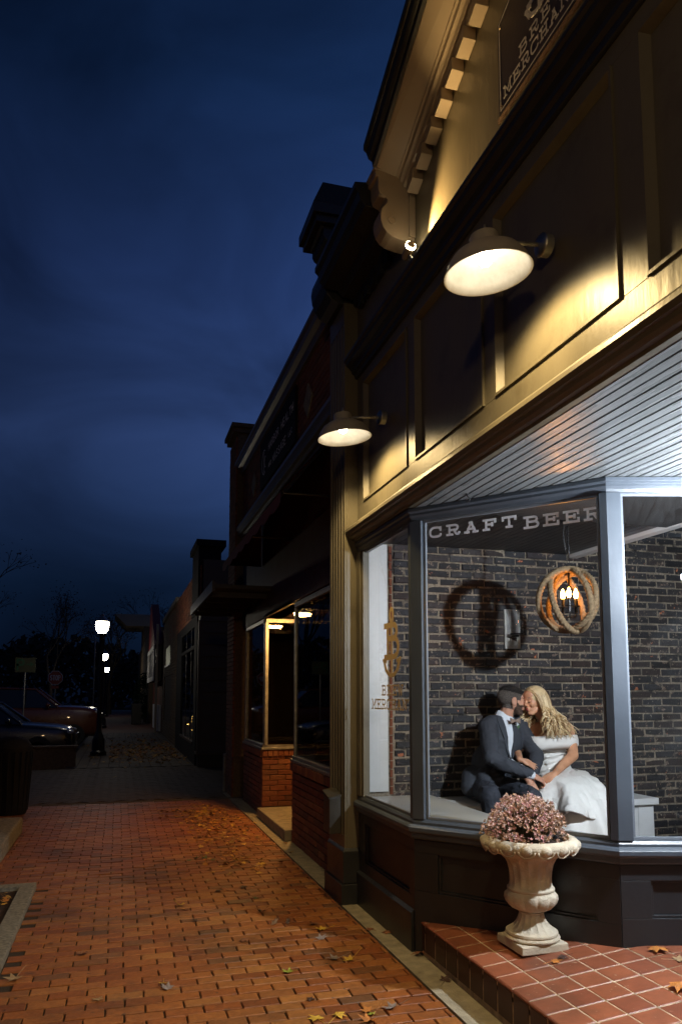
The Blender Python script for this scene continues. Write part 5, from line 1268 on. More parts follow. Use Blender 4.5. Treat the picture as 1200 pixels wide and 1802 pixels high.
for i in range(2600):
    a = Vector([rnd.gauss(0, 1) for _ in range(3)]).normalized()*rnd.uniform(.6, 1); p = Vector((1.5+a.x*.75, 46+a.y*.9, 1.5+a.z*1.45)); e1 = Vector([rnd.uniform(-1, 1) for _ in range(3)])*.06; e2 = Vector([rnd.uniform(-1, 1) for _ in range(3)])*.06
    m.add([p-e1, p-e2, p+e1, p+e2], [(0, 1, 2, 3)])
m.build('foliage', M['needles'], t); MB().tube([(1.5, 46, 0), (1.5, 46, 1.6)], .08, 8).build('stem', M['bark'], t)
m = MB(); rnd = random.Random(9)
for i in range(22000):
    x = rnd.uniform(-75, 60); y = rnd.uniform(92, 112); top = 7.5+3.5*mnoise.noise(Vector((x*.06, 0, 1)))+2*mnoise.noise(Vector((x*.25, 0, 4))); z = rnd.uniform(0, 1)**.7*top
    e1 = Vector([rnd.uniform(-1, 1) for _ in range(3)])*.45; e2 = Vector([rnd.uniform(-1, 1) for _ in range(3)])*.45; p = Vector((x, y, z)); m.add([p-e1, p-e2, p+e1, p+e2], [(0, 1, 2, 3)])
o = m.build('distant_woods', M['bark']); o['kind'] = 'stuff'; o['label'] = 'dark mass of trees closing the end of the street'; o['category'] = 'trees'
# ================================================================== PEOPLE
def skinmat(name, col, sub=(1.0, .4, .2)):
    m, t, p = newmat(name); p.inputs['Base Color'].default_value = (*col, 1); p.inputs['Roughness'].default_value = .5
    tcn = t.nodes.new('ShaderNodeTexCoord'); n1 = t.nodes.new('ShaderNodeTexNoise'); n1.inputs['Scale'].default_value = 14; n1.inputs['Detail'].default_value = 5
    t.links.new(tcn.outputs['Object'], n1.inputs[0]); rp = t.nodes.new('ShaderNodeValToRGB'); t.links.new(n1.outputs[0], rp.inputs[0])
    rp.color_ramp.elements[0].position = .3; rp.color_ramp.elements[0].color = (col[0]*.86, col[1]*.76, col[2]*.7, 1); rp.color_ramp.elements[1].position = .7; rp.color_ramp.elements[1].color = (*[min(1, c*1.1) for c in col], 1)
    t.links.new(rp.outputs[0], p.inputs['Base Color'])
    p.inputs['Subsurface Weight'].default_value = .12; p.inputs['Subsurface Radius'].default_value = (.02, .008, .004); p.inputs['Subsurface Scale'].default_value = .5
    return m
def clothmat(name, col, rough=.75, weave=220, bump=.25, var=.12, fold=0.0):
    m = paint(name, col, rough, bump, 3.2, var, spec=.25); return m
def V3(*a): return Vector(a)
def frame(f, up):
    f = Vector(f).normalized(); l = Vector(up).cross(f).normalized(); u = f.cross(l)
    return Matrix((f, l, u)).transposed()   # columns: fwd, left, up
def head_prims(mb, c, R, s, male):
    c = Vector(c)
    def E(x, y, z, rx, ry, rz, rot=None): mb.ell(c+R @ (Vector((x, y, z))*s), (rx*s, ry*s, rz*s), R @ rot if rot is not None else R, 18, 12)
    def Cp(a, ra, b, rb_): mb.cap(c+R @ (Vector(a)*s), ra*s, c+R @ (Vector(b)*s), rb_*s, 12)
    E(-.018, 0, .038, .098, .076, .084); E(.022, 0, -.005, .068, .064, .075)
    E(.030, 0, -.062, .050, .048, .046); E(.066, 0, -.098, .021, .024, .017)
    Cp((-.005, .052, -.045), .022, (.055, .020, -.098), .018); Cp((-.005, -.052, -.045), .022, (.055, -.020, -.098), .018)
    for q in (-1, 1):
        E(.058, q*.036, -.028, .026, .022, .024); E(.079, q*.030, .004, .012, .014, .009)
        Cp((.083, q*.012, .024), .009, (.074, q*.044, .026), .009)
        E(.098, q*.010, -.028, .009, .007, .007)
        E(-.010, q*.074, -.010, .019, .009, .031, Matrix.Rotation(radians(12), 3, 'Y')); E(-.004, q*.076, -.032, .010, .007, .013)
    Cp((.084, 0, .018), .0085, (.108, 0, -.020), .0115); E(.110, 0, -.023, .011, .011, .009)
    E(.089, 0, -.050, .012, .022, .009); E(.092, 0, -.0565, .0105, .019, .0055); E(.090, 0, -.0685, .0105, .018, .0065)
    E(.045, 0, .055, .048, .058, .045)
def hand_prims(mb, wrist, d, n, s=1.0, curl=(25, 30, 32, 36), side=1, spread=.13, thumb=35):
    """wrist point, d = direction of the fingers, n = back-of-hand normal, side: +1 thumb on d x n side"""
    wrist = Vector(wrist); d = Vector(d).normalized(); n = Vector(n); n = (n-d*n.dot(d)).normalized(); sd = d.cross(n)*side
    pc = wrist+d*.048*s
    R = Matrix((d, sd, n)).transposed()
    mb.ell(pc, (.052*s, .040*s, .015*s), R, 14, 10); mb.ell(pc-d*.02*s, (.036*s, .032*s, .017*s), R, 12, 8)
    mb.cap(wrist-d*.03*s, .024*s, wrist+d*.02*s, .023*s, 12)
    for i, (off, L, r) in enumerate(((.028, .076, .0088), (.0095, .084, .0090), (-.0095, .078, .0086), (-.028, .062, .0078))):
        base = wrist+d*.088*s+sd*off*s-n*.002; fd = (d+sd*spread*(off/.028)).normalized(); a = radians(curl[i]); p = base; q = fd
        for j, fr in enumerate((.45, .31, .24)):
            ax = q.cross(n if j == 0 else nn).normalized() if j else sd
            nn = n if j == 0 else nn
            # bend towards the palm (-n)
            q2 = (q*cos(a*(.7+.3*j))-nn*sin(a*(.7+.3*j))).normalized(); nn = (nn*cos(a*(.7+.3*j))+q*sin(a*(.7+.3*j))).normalized()
            e = p+q2*L*fr*s; mb.cap(p, r*s*(1-.08*j), e, r*s*(1-.08*(j+1)), 10); p = e; q = q2
        mb.cap(wrist+d*.045*s+sd*off*.8*s, .011*s, base, .0095*s, 10)
    tb = wrist+d*.022*s+sd*.026*s; ta = radians(thumb); t1 = (d*cos(ta)+sd*sin(ta)-n*.25).normalized(); a1 = tb+t1*.036*s; t2 = (t1+d*.35-n*.2).normalized(); a2 = a1+t2*.030*s; t3 = (t2+d*.3-n*.15).normalized()
    mb.cap(tb, .0135*s, a1, .0115*s, 10); mb.cap(a1, .0112*s, a2, .0102*s, 10); mb.cap(a2, .0100*s, a2+t3*.022*s, .0082*s, 10)
def wrinkle(o, amp, sc=(9, 9, 9), ridge=1.0, seed=0.0, detail=.35):
    me = o.data; me.calc_normals_split() if hasattr(me, 'calc_normals_split') else None
    ns = [v.normal.copy() for v in me.vertices]
    for v, n in zip(me.vertices, ns):
        p = Vector((v.co.x*sc[0]+seed, v.co.y*sc[1], v.co.z*sc[2])); q = mnoise.noise_vector(p*.5)*.8
        a = 1-2*abs(mnoise.noise(p+q)); b = 1-2*abs(mnoise.noise((p+q)*2.3+Vector((7, 3, 1))))
        v.co = v.co+n*amp*(a*ridge*.8+b*detail-.55)
    me.update()
def bvh_of(*objs):
    V = []; F = []
    for o in objs:
        off = wloc(o); b = len(V); V += [v.co+off for v in o.data.vertices]; F += [tuple(i+b for i in p.vertices) for p in o.data.polygons]
    return BVHTree.FromPolygons(V, F)
def drape(tree, rows, off, th=.003, nx=8, d=(0, 1, 0), y0=4.6):
    """grid between left/right edges (xl,xr,z) rows laid on a surface found by casting along +Y"""
    G = []
    for xl, xr, z in rows:
        r = []
        for i in range(nx+1):
            x = xl+(xr-xl)*i/nx; h = tree.ray_cast(Vector((x, y0, z)), Vector(d)); y = h[0].y if h[0] is not None else None; r.append([x, y, z])
        G.append(r)
    ok = [q[1] for r in G for q in r if q[1] is not None]; dflt = sorted(ok)[len(ok)//2] if ok else 5.4
    for r in G:
        for q in r:
            if q[1] is None: q[1] = dflt
    m = MB(); n = nx+1; V = []; F = []
    for r in G:
        for x, y, z in r: V.append((x, y-off-th, z))
    for r in G:
        for x, y, z in r: V.append((x, y-off+th*2.5, z))
    K = len(G)*n
    for i in range(len(G)-1):
        for j in range(nx):
            a = i*n+j; F.append((a, a+1, a+n+1, a+n)); F.append((K+a, K+a+n, K+a+n+1, K+a+1))
    for j in range(nx): F.append((j, K+j, K+j+1, j+1)); a = (len(G)-1)*n+j; F.append((a, a+1, K+a+1, K+a))
    for i in range(len(G)-1): a = i*n; F.append((a, a+n, K+a+n, K+a)); a = i*n+nx; F.append((a, K+a, K+a+n, a+n))
    m.add(V, F); return m

SKIN_M = skinmat('man_skin', (.58, .31, .21)); SKIN_W = skinmat('woman_skin', (.60, .32, .19))
M['suit'] = clothmat('charcoal_suit', (.046, .051, .063)); M['trouser'] = clothmat('suit_trousers', (.036, .041, .054))
M['shirt'] = clothmat('white_shirt', (.66, .70, .76), .7); M['dress'] = clothmat('ivory_dress', (.80, .79, .76), .5, bump=.08, var=.03)
M['bow'] = clothmat('taupe_bow', (.26, .19, .15)); M['shoe'] = paint('black_leather', (.012, .011, .011), .3, .05, 8, .1)
M['lipm'] = paint('lips_m', (.38, .13, .10), .5, 0, 5, .05); M['lipw'] = paint('lips_w', (.42, .08, .09), .4, 0, 5, .05); M['lash'] = paint('dark_lash', (.012, .008, .006), .7, 0, 5, .1)
M['beard'] = paint('short_beard', (.125, .075, .052), .9, 1.0, 90, .45)
M['hairm'] = paint('dark_short_hair', (.018, .014, .012), .6, 1.0, 90, .5); M['hairfade'] = paint('greying_fade', (.14, .115, .098), .85, 1.0, 120, .5)
M['hairw'] = brickmat('wavy_blond_hair', [(.15, .07, .025), (.58, .40, .19), (.80, .62, .36), (.32, .18, .07), (.92, .78, .52), (.20, .10, .035)], .42, .25, mottle=.25, scale=40)
# ---- man
HM = V3(3.104, 5.575, 1.567); RM = frame((.985, -.12, -.01), (.02, .06, 1))
m = MB(); head_prims(m, HM, RM, 1.03, True)
m.cap(HM+RM @ V3(-.035, 0, -.07), .056, V3(3.045, 5.62, 1.40), .066); m.cap(V3(3.045, 5.62, 1.42), .07, V3(3.03, 5.63, 1.33), .10)
m.ell((3.03, 5.62, 1.24), (.17, .11, .17)); m.ell((2.96, 5.61, 1.06), (.16, .12, .16)); m.ell((2.90, 5.62, .90), (.17, .13, .12))
m.cap((2.90, 5.56, 1.37), .06, (3.19, 5.67, 1.37), .055)
m.cap((2.87, 5.53, 1.36), .055, (2.80, 5.34, 1.13), .043); m.cap((2.80, 5.34, 1.13), .043, (3.05, 5.205, 1.005), .028)
m.cap((3.225, 5.67, 1.35), .055, (3.25, 5.46, 1.12), .042); m.cap((3.25, 5.46, 1.12), .042, (3.06, 5.235, .952), .028)
m.cap((2.82, 5.58, .88), .085, (2.665, 5.14, .862), .058); m.cap((2.665, 5.14, .862), .055, (2.70, 5.12, .33), .038)
m.cap((2.98, 5.58, .88), .085, (3.00, 5.12, .845), .058); m.cap((3.00, 5.12, .845), .055, (3.02, 5.14, .33), .038)
for x in (2.70, 3.02): m.cap((x, 5.14, .30), .035, (x-.02, 5.0, .245), .028)
hand_prims(m, (3.062, 5.198, 1.000), (.90, -.05, -.42), (.30, -.55, .78), .98, (34, 40, 44, 48), side=-1, thumb=28)
hand_prims(m, (3.035, 5.215, .955), (.42, -.30, -.80), (-.05, -.93, .36), .98, (52, 58, 62, 60), side=1, thumb=30)
man = m.build('person', SKIN_M); remesh(man, .0050, 2)
tag(man, 'seated man in charcoal suit with taupe bow tie, kissing the woman and holding her hand', 'person')
# jacket
m = MB()
m.ell((3.025, 5.615, 1.245), (.205, .145, .19), Matrix.Rotation(.28, 3, 'Z')); m.ell((2.955, 5.60, 1.07), (.20, .155, .18)); m.ell((2.875, 5.60, .92), (.205, .165, .13))
m.cap((2.90, 5.56, 1.385), .070, (3.185, 5.67, 1.385), .068); m.ell((2.868, 5.545, 1.355), (.083, .083, .08)); m.ell((3.215, 5.665, 1.355), (.078, .08, .078))
m.cap((2.862, 5.53, 1.345), .078, (2.79, 5.345, 1.13), .062); m.cap((2.79, 5.345, 1.13), .063, (2.90, 5.275, 1.065), .058); m.cap((2.90, 5.275, 1.065), .058, (3.035, 5.213, 1.012), .043)
m.cap((3.222, 5.66, 1.34), .072, (3.255, 5.46, 1.12), .060); m.cap((3.255, 5.46, 1.12), .060, (3.085, 5.262, .975), .042)
m.cap((2.76, 5.60, .95), .10, (2.715, 5.55, .885), .085); m.cap((2.80, 5.50, .97), .07, (2.76, 5.40, .915), .05)
# sleeve and waist folds
for a, b, r in (((2.835, 5.42, 1.21), (2.745, 5.33, 1.17), .016), ((2.85, 5.36, 1.10), (2.76, 5.29, 1.10), .014), ((2.86, 5.245, 1.115), (2.92, 5.215, 1.02), .013), ((2.95, 5.21, 1.075), (3.0, 5.18, .99), .010), ((2.80, 5.47, 1.28), (2.87, 5.44, 1.24), .014), ((2.86, 5.45, 1.02), (3.02, 5.43, 1.10), .016), ((2.80, 5.46, .96), (2.98, 5.43, 1.02), .015)):
    m.cap(a, r, b, r*.7, 10)
jk = m.build('jacket', M['suit'], man); remesh(jk, .0075, 3); wrinkle(jk, .0065, (7, 7, 13), 1, 2)
tj = bvh_of(jk)
m = MB(); m.ell((2.88, 5.62, .885), (.165, .14, .10)); m.cap((2.82, 5.58, .878), .100, (2.665, 5.135, .865), .076); m.cap((2.665, 5.135, .862), .076, (2.70, 5.125, .36), .058)
m.cap((2.985, 5.58, .878), .100, (3.00, 5.115, .848), .076); m.cap((3.00, 5.115, .845), .076, (3.02, 5.145, .36), .058)
for a, b in (((2.70, 5.22, .945), (2.79, 5.33, .95)), ((2.62, 5.16, .93), (2.71, 5.10, .935)), ((2.95, 5.2, .93), (3.05, 5.26, .93))): m.cap(a, .012, b, .009, 8)
o = m.build('trousers', M['trouser'], man); remesh(o, .008, 3); wrinkle(o, .009, (12, 7, 9), 1, 5)
for x in (2.70, 3.02):
    m = MB(); m.cap((x, 5.16, .262), .045, (x-.02, 4.98, .240), .036); m.box(x-.05, x+.035, 4.95, 5.20, .2005, .222); m.build('shoe', M['shoe'], man, smooth='auto')
drape(tj, [(2.985, 3.070, 1.425), (2.995, 3.068, 1.37), (3.000, 3.058, 1.31), (3.002, 3.048, 1.24), (3.003, 3.036, 1.17), (3.003, 3.022, 1.11), (3.004, 3.010, 1.07)], .003).build('shirt', M['shirt'], man, smooth='auto')
m = drape(tj, [(2.945, 2.990, 1.445), (2.930, 2.992, 1.41), (2.945, 2.998, 1.36), (2.965, 3.002, 1.28), (2.985, 3.004, 1.18), (3.0, 3.005, 1.09)], .008); m.build('lapel', M['suit'], man, smooth='auto')
m = drape(tj, [(3.068, 3.105, 1.43), (3.068, 3.125, 1.39), (3.060, 3.11, 1.33), (3.050, 3.085, 1.25), (3.037, 3.055, 1.17), (3.012, 3.018, 1.09)], .008); m.build('lapel', M['suit'], man, smooth='auto')
# collar: white band round the neck
nk0 = V3(3.052, 5.612, 1.428); Rn = frame((.9, -.3, -.25), (.12, .03, 1))
m = MB(); V = []
for i in range(29):
    a = radians(-150+300*i/28); c_ = cos(a); s__ = sin(a)
    for h_, rr in ((-.022, .082), (.026, .072), (.030, .0745), (-.020, .087)): V.append(nk0+Rn @ V3(rr*c_*1.06, rr*s__, h_-.020*c_))
F = [(i*4+j, i*4+(j+1) % 4, (i+1)*4+(j+1) % 4, (i+1)*4+j) for i in range(28) for j in range(4)]; m.add(V, F); m.build('collar', M['shirt'], man, smooth='auto')
bc = V3(3.075, 5.475, 1.408)
m = MB()
for s_ in (-1, 1): m.sweep(None, [bc+V3(s_*.004, -.010, .008), bc+V3(s_*.004, -.010, -.008), bc+V3(s_*.004, .006, -.008), bc+V3(s_*.004, .006, .008)], [bc+V3(s_*.042, -.010, .024), bc+V3(s_*.042, -.010, -.022), bc+V3(s_*.042, .008, -.022), bc+V3(s_*.042, .008, .024)])
m.ell(bc+V3(0, -.006, 0), (.010, .010, .011), n=10, m=8); m.build('bow_tie', M['bow'], man, smooth='auto', bevel=.002)
bt = MB(); h = tj.ray_cast(V3(3.118, 4.6, 1.37), V3(0, 1, 0)); by = h[0].y if h[0] else 5.45
for i in range(14): a = i*2.4; r_ = .004+.0016*i; bt.ell((3.118+r_*cos(a)*.6, by-.014, 1.378+r_*sin(a)*.6), (.006, .004, .005), n=8, m=6)
b_o = bt.build('boutonniere', M['shirt'], man, smooth=True)
m = MB()
for i in range(9): a = i*.7+.4; d = V3(cos(a), -.1, sin(a)-.3)*.034; c_ = V3(3.118, by-.009, 1.37); q = V3(-sin(a), 0, cos(a))*.008; m.add([c_, c_+d*.5+q, c_+d, c_+d*.5-q], [(0, 1, 2, 3)])
M['leafgreen'] = paint('leaf_green', (.045, .13, .03), .5, .1, 8, .2); m.build('greenery', M['leafgreen'], b_o)
# cuffs
for c0, c1 in ((V3(3.030, 5.216, 1.015), V3(3.052, 5.205, 1.004)), (V3(3.088, 5.266, .978), V3(3.070, 5.247, .962))):
    MB().cap(c0, .0415, c1, .0345, 16).build('cuff', M['shirt'], man, smooth=True)
# hair: dark crown, greying fade on the sides, beard
def cap_shell(c, R, s, test, off, name, mat, parent, base, vox=.004, bumpy=0.0):
    """take the region of the person's head mesh where test(local) holds, lift it by off, as a closed shell"""
    bm = bmesh.new(); bm.from_mesh(base.data); Ri = R.transposed(); cen = Vector(c); off3 = wloc(base)
    kill = []
    for f in bm.faces:
        q = Ri @ ((f.calc_center_median()+off3)-cen)/s
        if q.length > .2 or not test(q): kill.append(f)
    bmesh.ops.delete(bm, geom=kill, context='FACES')
    bm.normal_update()
    for v in bm.verts:
        k = off+(bumpy*mnoise.noise(v.co*70) if bumpy else 0); v.co = v.co+v.normal*k
    me = bpy.data.meshes.new(name); bm.to_mesh(me); bm.free()
    o = bpy.data.objects.new(name, me); COL.objects.link(o); o.parent = parent; me.materials.append(mat)
    so = o.modifiers.new('t', 'SOLIDIFY'); so.thickness = abs(off)+.003; so.offset = -1
    me.polygons.foreach_set('use_smooth', [True]*len(me.polygons)); return o
wob = lambda q: .0035*mnoise.noise(q*90)
def ear(q): return abs(q.y) > .060 and ((q.x+.006)/.024)**2+((q.z+.012)/.040)**2 < 1
def hairline(q):      # >0 behind the hairline
    z = q.z
    fx = .070-1.1*max(0, z-.075) if z > .045 else (.050+.35*(z-.0) if z > 0 else .020+.0*z)
    return fx+wob(q)-q.x
cap_shell(HM, RM, 1.03, lambda q: q.z > .062-.25*q.x+wob(q) and hairline(q) > 0, .0075, 'hair', M['hairm'], man, man, bumpy=.005)
cap_shell(HM, RM, 1.03, lambda q: q.z <= .066-.25*q.x+wob(q) and hairline(q) > 0 and not ear(q) and ((q.x > -.018 and q.z > -.022) or (q.x <= -.018 and q.z > -.060-.25*(q.x+.06)+wob(q))), .0022, 'hair_fade', M['hairfade'], man, man)
cap_shell(HM, RM, 1.03, lambda q: not ear(q) and q.z < -.012 and q.x > -.004+wob(q) and q.z < -.034+wob(q)+.9*max(0, .040-q.x)-.15*max(0, q.x-.04) and q.z > -.118-.0*q.x and not (q.x > .080 and -.073 < q.z < -.047 and abs(q.y) < .021), .0024, 'beard', M['beard'], man, man)
def arcline(c, R, s, pts, r, name, mat, parent):
    MB().tube([c+R @ (Vector(p)*s) for p in pts], [r*.5]+[r]*(len(pts)-2)+[r*.4], 6).build(name, mat, parent, smooth=True)
for q in (-1, 1):
    arcline(HM, RM, 1.03, [(.085, q*.014, .030), (.085, q*.030, .036), (.074, q*.047, .032)], .0036, 'eyebrow', M['hairm'], man)
    arcline(HM, RM, 1.03, [(.091, q*.018, .002), (.092, q*.030, -.0015), (.083, q*.043, .003)], .0022, 'eyelash', M['lash'], man)
m = MB(); m.ell(HM+RM @ (V3(.0965, 0, -.057)*1.03), (.0065, .018, .0036), RM, 12, 8); m.ell(HM+RM @ (V3(.095, 0, -.067)*1.03), (.0065, .016, .0042), RM, 12, 8); m.build('lips', M['lipm'], man, smooth=True)

# ---- woman
HW = V3(3.298, 5.560, 1.566); RW = frame((-.955, -.30, -.13), (.02, .05, 1))
m = MB(); head_prims(m, HW, RW, .955, False)
m.cap(HW+RW @ V3(-.030, 0, -.07), .046, V3(3.435, 5.60, 1.395), .050); m.cap(V3(3.435, 5.60, 1.39), .055, V3(3.45, 5.61, 1.31), .09)
m.ell((3.45, 5.59, 1.24), (.145, .095, .13)); m.ell((3.385, 5.515, 1.235), (.062, .06, .058)); m.ell((3.50, 5.50, 1.235), (.062, .06, .058))
m.ell((3.455, 5.59, 1.08), (.125, .095, .13)); m.ell((3.49, 5.58, .92), (.165, .14, .13))
m.cap((3.35, 5.63, 1.345), .045, (3.575, 5.56, 1.35), .048); m.cap((3.45, 5.60, 1.375), .045, (3.59, 5.55, 1.355), .042)
m.cap((3.598, 5.545, 1.335), .054, (3.595, 5.49, 1.22), .050); m.cap((3.595, 5.49, 1.22), .050, (3.555, 5.405, 1.125), .042); m.cap((3.555, 5.405, 1.125), .043, (3.40, 5.32, 1.06), .038); m.cap((3.40, 5.32, 1.06), .038, (3.275, 5.235, 1.005), .0255)
m.cap((3.33, 5.62, 1.33), .048, (3.16, 5.62, 1.15), .040); m.cap((3.16, 5.62, 1.15), .040, (3.040, 5.345, 1.105), .024)
m.cap((3.46, 5.56, .90), .09, (3.30, 5.14, .875), .06); m.cap((3.30, 5.14, .875), .055, (3.30, 5.06, .36), .036)
m.cap((3.54, 5.55, .90), .09, (3.52, 5.10, .86), .06); m.cap((3.52, 5.10, .86), .055, (3.55, 5.04, .36), .036)
for x in (3.30, 3.55): m.cap((x, 5.04, .33), .032, (x, 4.93, .245), .026)
hand_prims(m, (3.275, 5.235, 1.005), (-.88, -.28, -.36), (-.25, -.55, .80), .88, (30, 34, 36, 40), side=1, thumb=25)
hand_prims(m, (3.040, 5.318, 1.105), (.86, -.30, -.38), (.30, -.72, .62), .86, (10, 12, 16, 20), side=-1, spread=.22, thumb=38)
wom = m.build('person', SKIN_W); remesh(wom, .0050, 2)
tag(wom, 'seated blonde woman in white off-shoulder wedding dress, kissing the man', 'person')
# bodice
m = MB(); m.ell((3.45, 5.585, 1.20), (.163, .115, .105)); m.ell((3.385, 5.505, 1.222), (.070, .066, .060)); m.ell((3.505, 5.495, 1.222), (.070, .066, .060)); m.ell((3.455, 5.585, 1.10), (.137, .108, .11)); m.ell((3.475, 5.58, 1.0), (.155, .13, .11)); m.ell((3.50, 5.565, .92), (.19, .165, .12))
for a, b in (((3.36, 5.49, 1.06), (3.52, 5.47, 1.10)), ((3.35, 5.48, 1.11), (3.53, 5.47, 1.14)), ((3.37, 5.48, 1.015), (3.55, 5.45, 1.05))): m.cap(a, .010, b, .007, 8)
bo = m.build('bodice', M['dress'], wom); remesh(bo, .0075, 3); wrinkle(bo, .0035, (5, 5, 16), 1, 4)
# off-shoulder band
def loft_ring(rows, n=72):
    """rows: (center, rx, ry, wob_amp, wob_k, phase, dz)"""
    V = []; F = []
    for (c, rx, ry, wa, wk, ph, dz) in rows:
        for k in range(n):
            a = 2*pi*k/n; wv = 1+wa*(sin(wk*a+ph)+.45*sin((wk*2+1)*a+ph*2))
            ca = cos(a); sa = sin(a); ca = math.copysign(abs(ca)**.72, ca); sa = math.copysign(abs(sa)**.72, sa)
            V.append((c[0]+rx*ca*wv, c[1]+ry*sa*wv, c[2]+dz*sin(wk*a*.5+ph)))
    for i in range(len(rows)-1):
        for k in range(n): F.append((i*n+k, i*n+(k+1) % n, (i+1)*n+(k+1) % n, (i+1)*n+k))
    return MB().add(V, F)
cb = (3.452, 5.552)
m = loft_ring([((*cb, 1.279), .205, .118, 0, 3, 0, .006), ((*cb, 1.284), .213, .126, 0, 3, 0, .006), ((*cb, 1.255), .222, .136, .004, 6, 1, .008), ((*cb, 1.215), .224, .137, .006, 5, 2, .010), ((*cb, 1.183), .216, .128, .004, 4, 2, .012), ((*cb, 1.176), .206, .118, 0, 3, 0, .012), ((*cb, 1.21), .212, .124, 0, 3, 0, .008), ((*cb, 1.279), .205, .118, 0, 3, 0, .006)])
m.build('off_shoulder_band', M['dress'], wom, smooth=True)
m = MB(); m.tube([(3.56, 5.50, 1.29), (3.600, 5.525, 1.375), (3.590, 5.58, 1.40), (3.57, 5.64, 1.37)], .006, 6); m.build('shoulder_strap', M['dress'], wom, smooth=True)
# skirt: lap, overskirt ruffle, underskirt
m = MB(); m.ell((3.50, 5.56, .90), (.20, .18, .125)); m.cap((3.46, 5.52, .905), .120, (3.30, 5.18, .875), .085); m.cap((3.55, 5.52, .90), .125, (3.52, 5.14, .86), .085); m.cap((3.48, 5.48, .92), .115, (3.42, 5.16, .865), .085)
m.cap((3.59, 5.52, .87), .10, (3.56, 5.28, .84), .07)
lap = m.build('skirt_lap', M['dress'], wom); remesh(lap, .008, 4); wrinkle(lap, .006, (5, 5, 5), 1, 1)
def skirt(rows, nf, seed, n=220, th=.006):
    V = []; F = []; R2 = []
    for i in range(len(rows)-1):
        for j in range(6 if i < len(rows)-3 or len(rows) < 6 else 1):
            t_ = j/(6 if i < len(rows)-3 or len(rows) < 6 else 1); A_, B_ = rows[i], rows[i+1]
            R2.append((tuple(A_[0][k]*(1-t_)+B_[0][k]*t_ for k in range(3)),)+tuple(A_[k]*(1-t_)+B_[k]*t_ for k in range(1, 5)))
    rows = R2+[rows[-1]]
    rnd = random.Random(seed); ph = [rnd.uniform(0, 6.28) for _ in range(6)]
    for (c, rx, ry, wa, dz) in rows:
        for k in range(n):
            a = 2*pi*k/n; f_ = sin(nf*a+ph[0]+.9*sin(2*a+ph[1]))+.45*sin((nf*1.0+3)*a+ph[2]); f_ = f_ if f_ > 0 else f_*.75
            V.append((c[0]+rx*cos(a)*(1+wa*f_), c[1]+ry*sin(a)*(1+wa*f_), c[2]+dz*(.6*f_+.8*sin(2*a+ph[3]))))
    for i in range(len(rows)-1):
        for k in range(n): F.append((i*n+k, i*n+(k+1) % n, (i+1)*n+(k+1) % n, (i+1)*n+k))
    return MB().add(V, F)
m = skirt([((3.47, 5.42, 1.01), .12, .10, 0, 0), ((3.46, 5.38, 1.00), .17, .16, .012, 0), ((3.43, 5.33, .985), .195, .200, .030, .002), ((3.41, 5.26, .945), .225, .235, .070, .004), ((3.395, 5.21, .875), .252, .270, .120, .010), ((3.39, 5.18, .805), .285, .300, .165, .018), ((3.39, 5.16, .745), .318, .325, .200, .036), ((3.39, 5.155, .737), .310, .317, .200, .036), ((3.39, 5.17, .80), .275, .290, .165, .018)], 6, 4)
osk = m.build('overskirt', M['dress'], wom, smooth=True); wrinkle(osk, .013, (13, 13, 3.2), 1, 3, .25)
m = skirt([((3.42, 5.19, .84), .27, .26, .03, 0), ((3.43, 5.16, .70), .315, .305, .06, 0), ((3.44, 5.14, .50), .36, .35, .075, 0), ((3.45, 5.12, .205), .41, .39, .085, 0)], 8, 9)
usk = m.build('underskirt', M['dress'], wom, smooth=True); wrinkle(usk, .012, (15, 15, 1.5), 1, 8, .2)
for x in (3.30, 3.55):
    m = MB(); m.cap((x, 5.05, .255), .036, (x, 4.91, .235), .028); m.build('shoe', M['dress'], wom, smooth=True)
m = MB(); m.tube([V3(3.30, 5.25, 1.018)+Matrix.Rotation(0, 3, 'X') @ V3(.012*cos(q)*.6, .026*cos(q), .027*sin(q)) for q in [2*pi*j/20 for j in range(21)]], .0022, 5, cap=False); m.build('bracelet', M['chrome'], wom, smooth=True)
for q in (-1, 1):
    arcline(HW, RW, .955, [(.084, q*.014, .030), (.085, q*.030, .038), (.072, q*.048, .032)], .0026, 'eyebrow', M['bow'], wom)
    arcline(HW, RW, .955, [(.092, q*.017, .002), (.094, q*.030, -.003), (.083, q*.046, .004)], .0030, 'eyelash', M['lash'], wom)
m = MB(); m.ell(HW+RW @ (V3(.097, 0, -.0565)*.955), (.007, .017, .0045), RW, 12, 8); m.ell(HW+RW @ (V3(.096, 0, -.068)*.955), (.007, .015, .005), RW, 12, 8); m.build('lips', M['lipw'], wom, smooth=True)
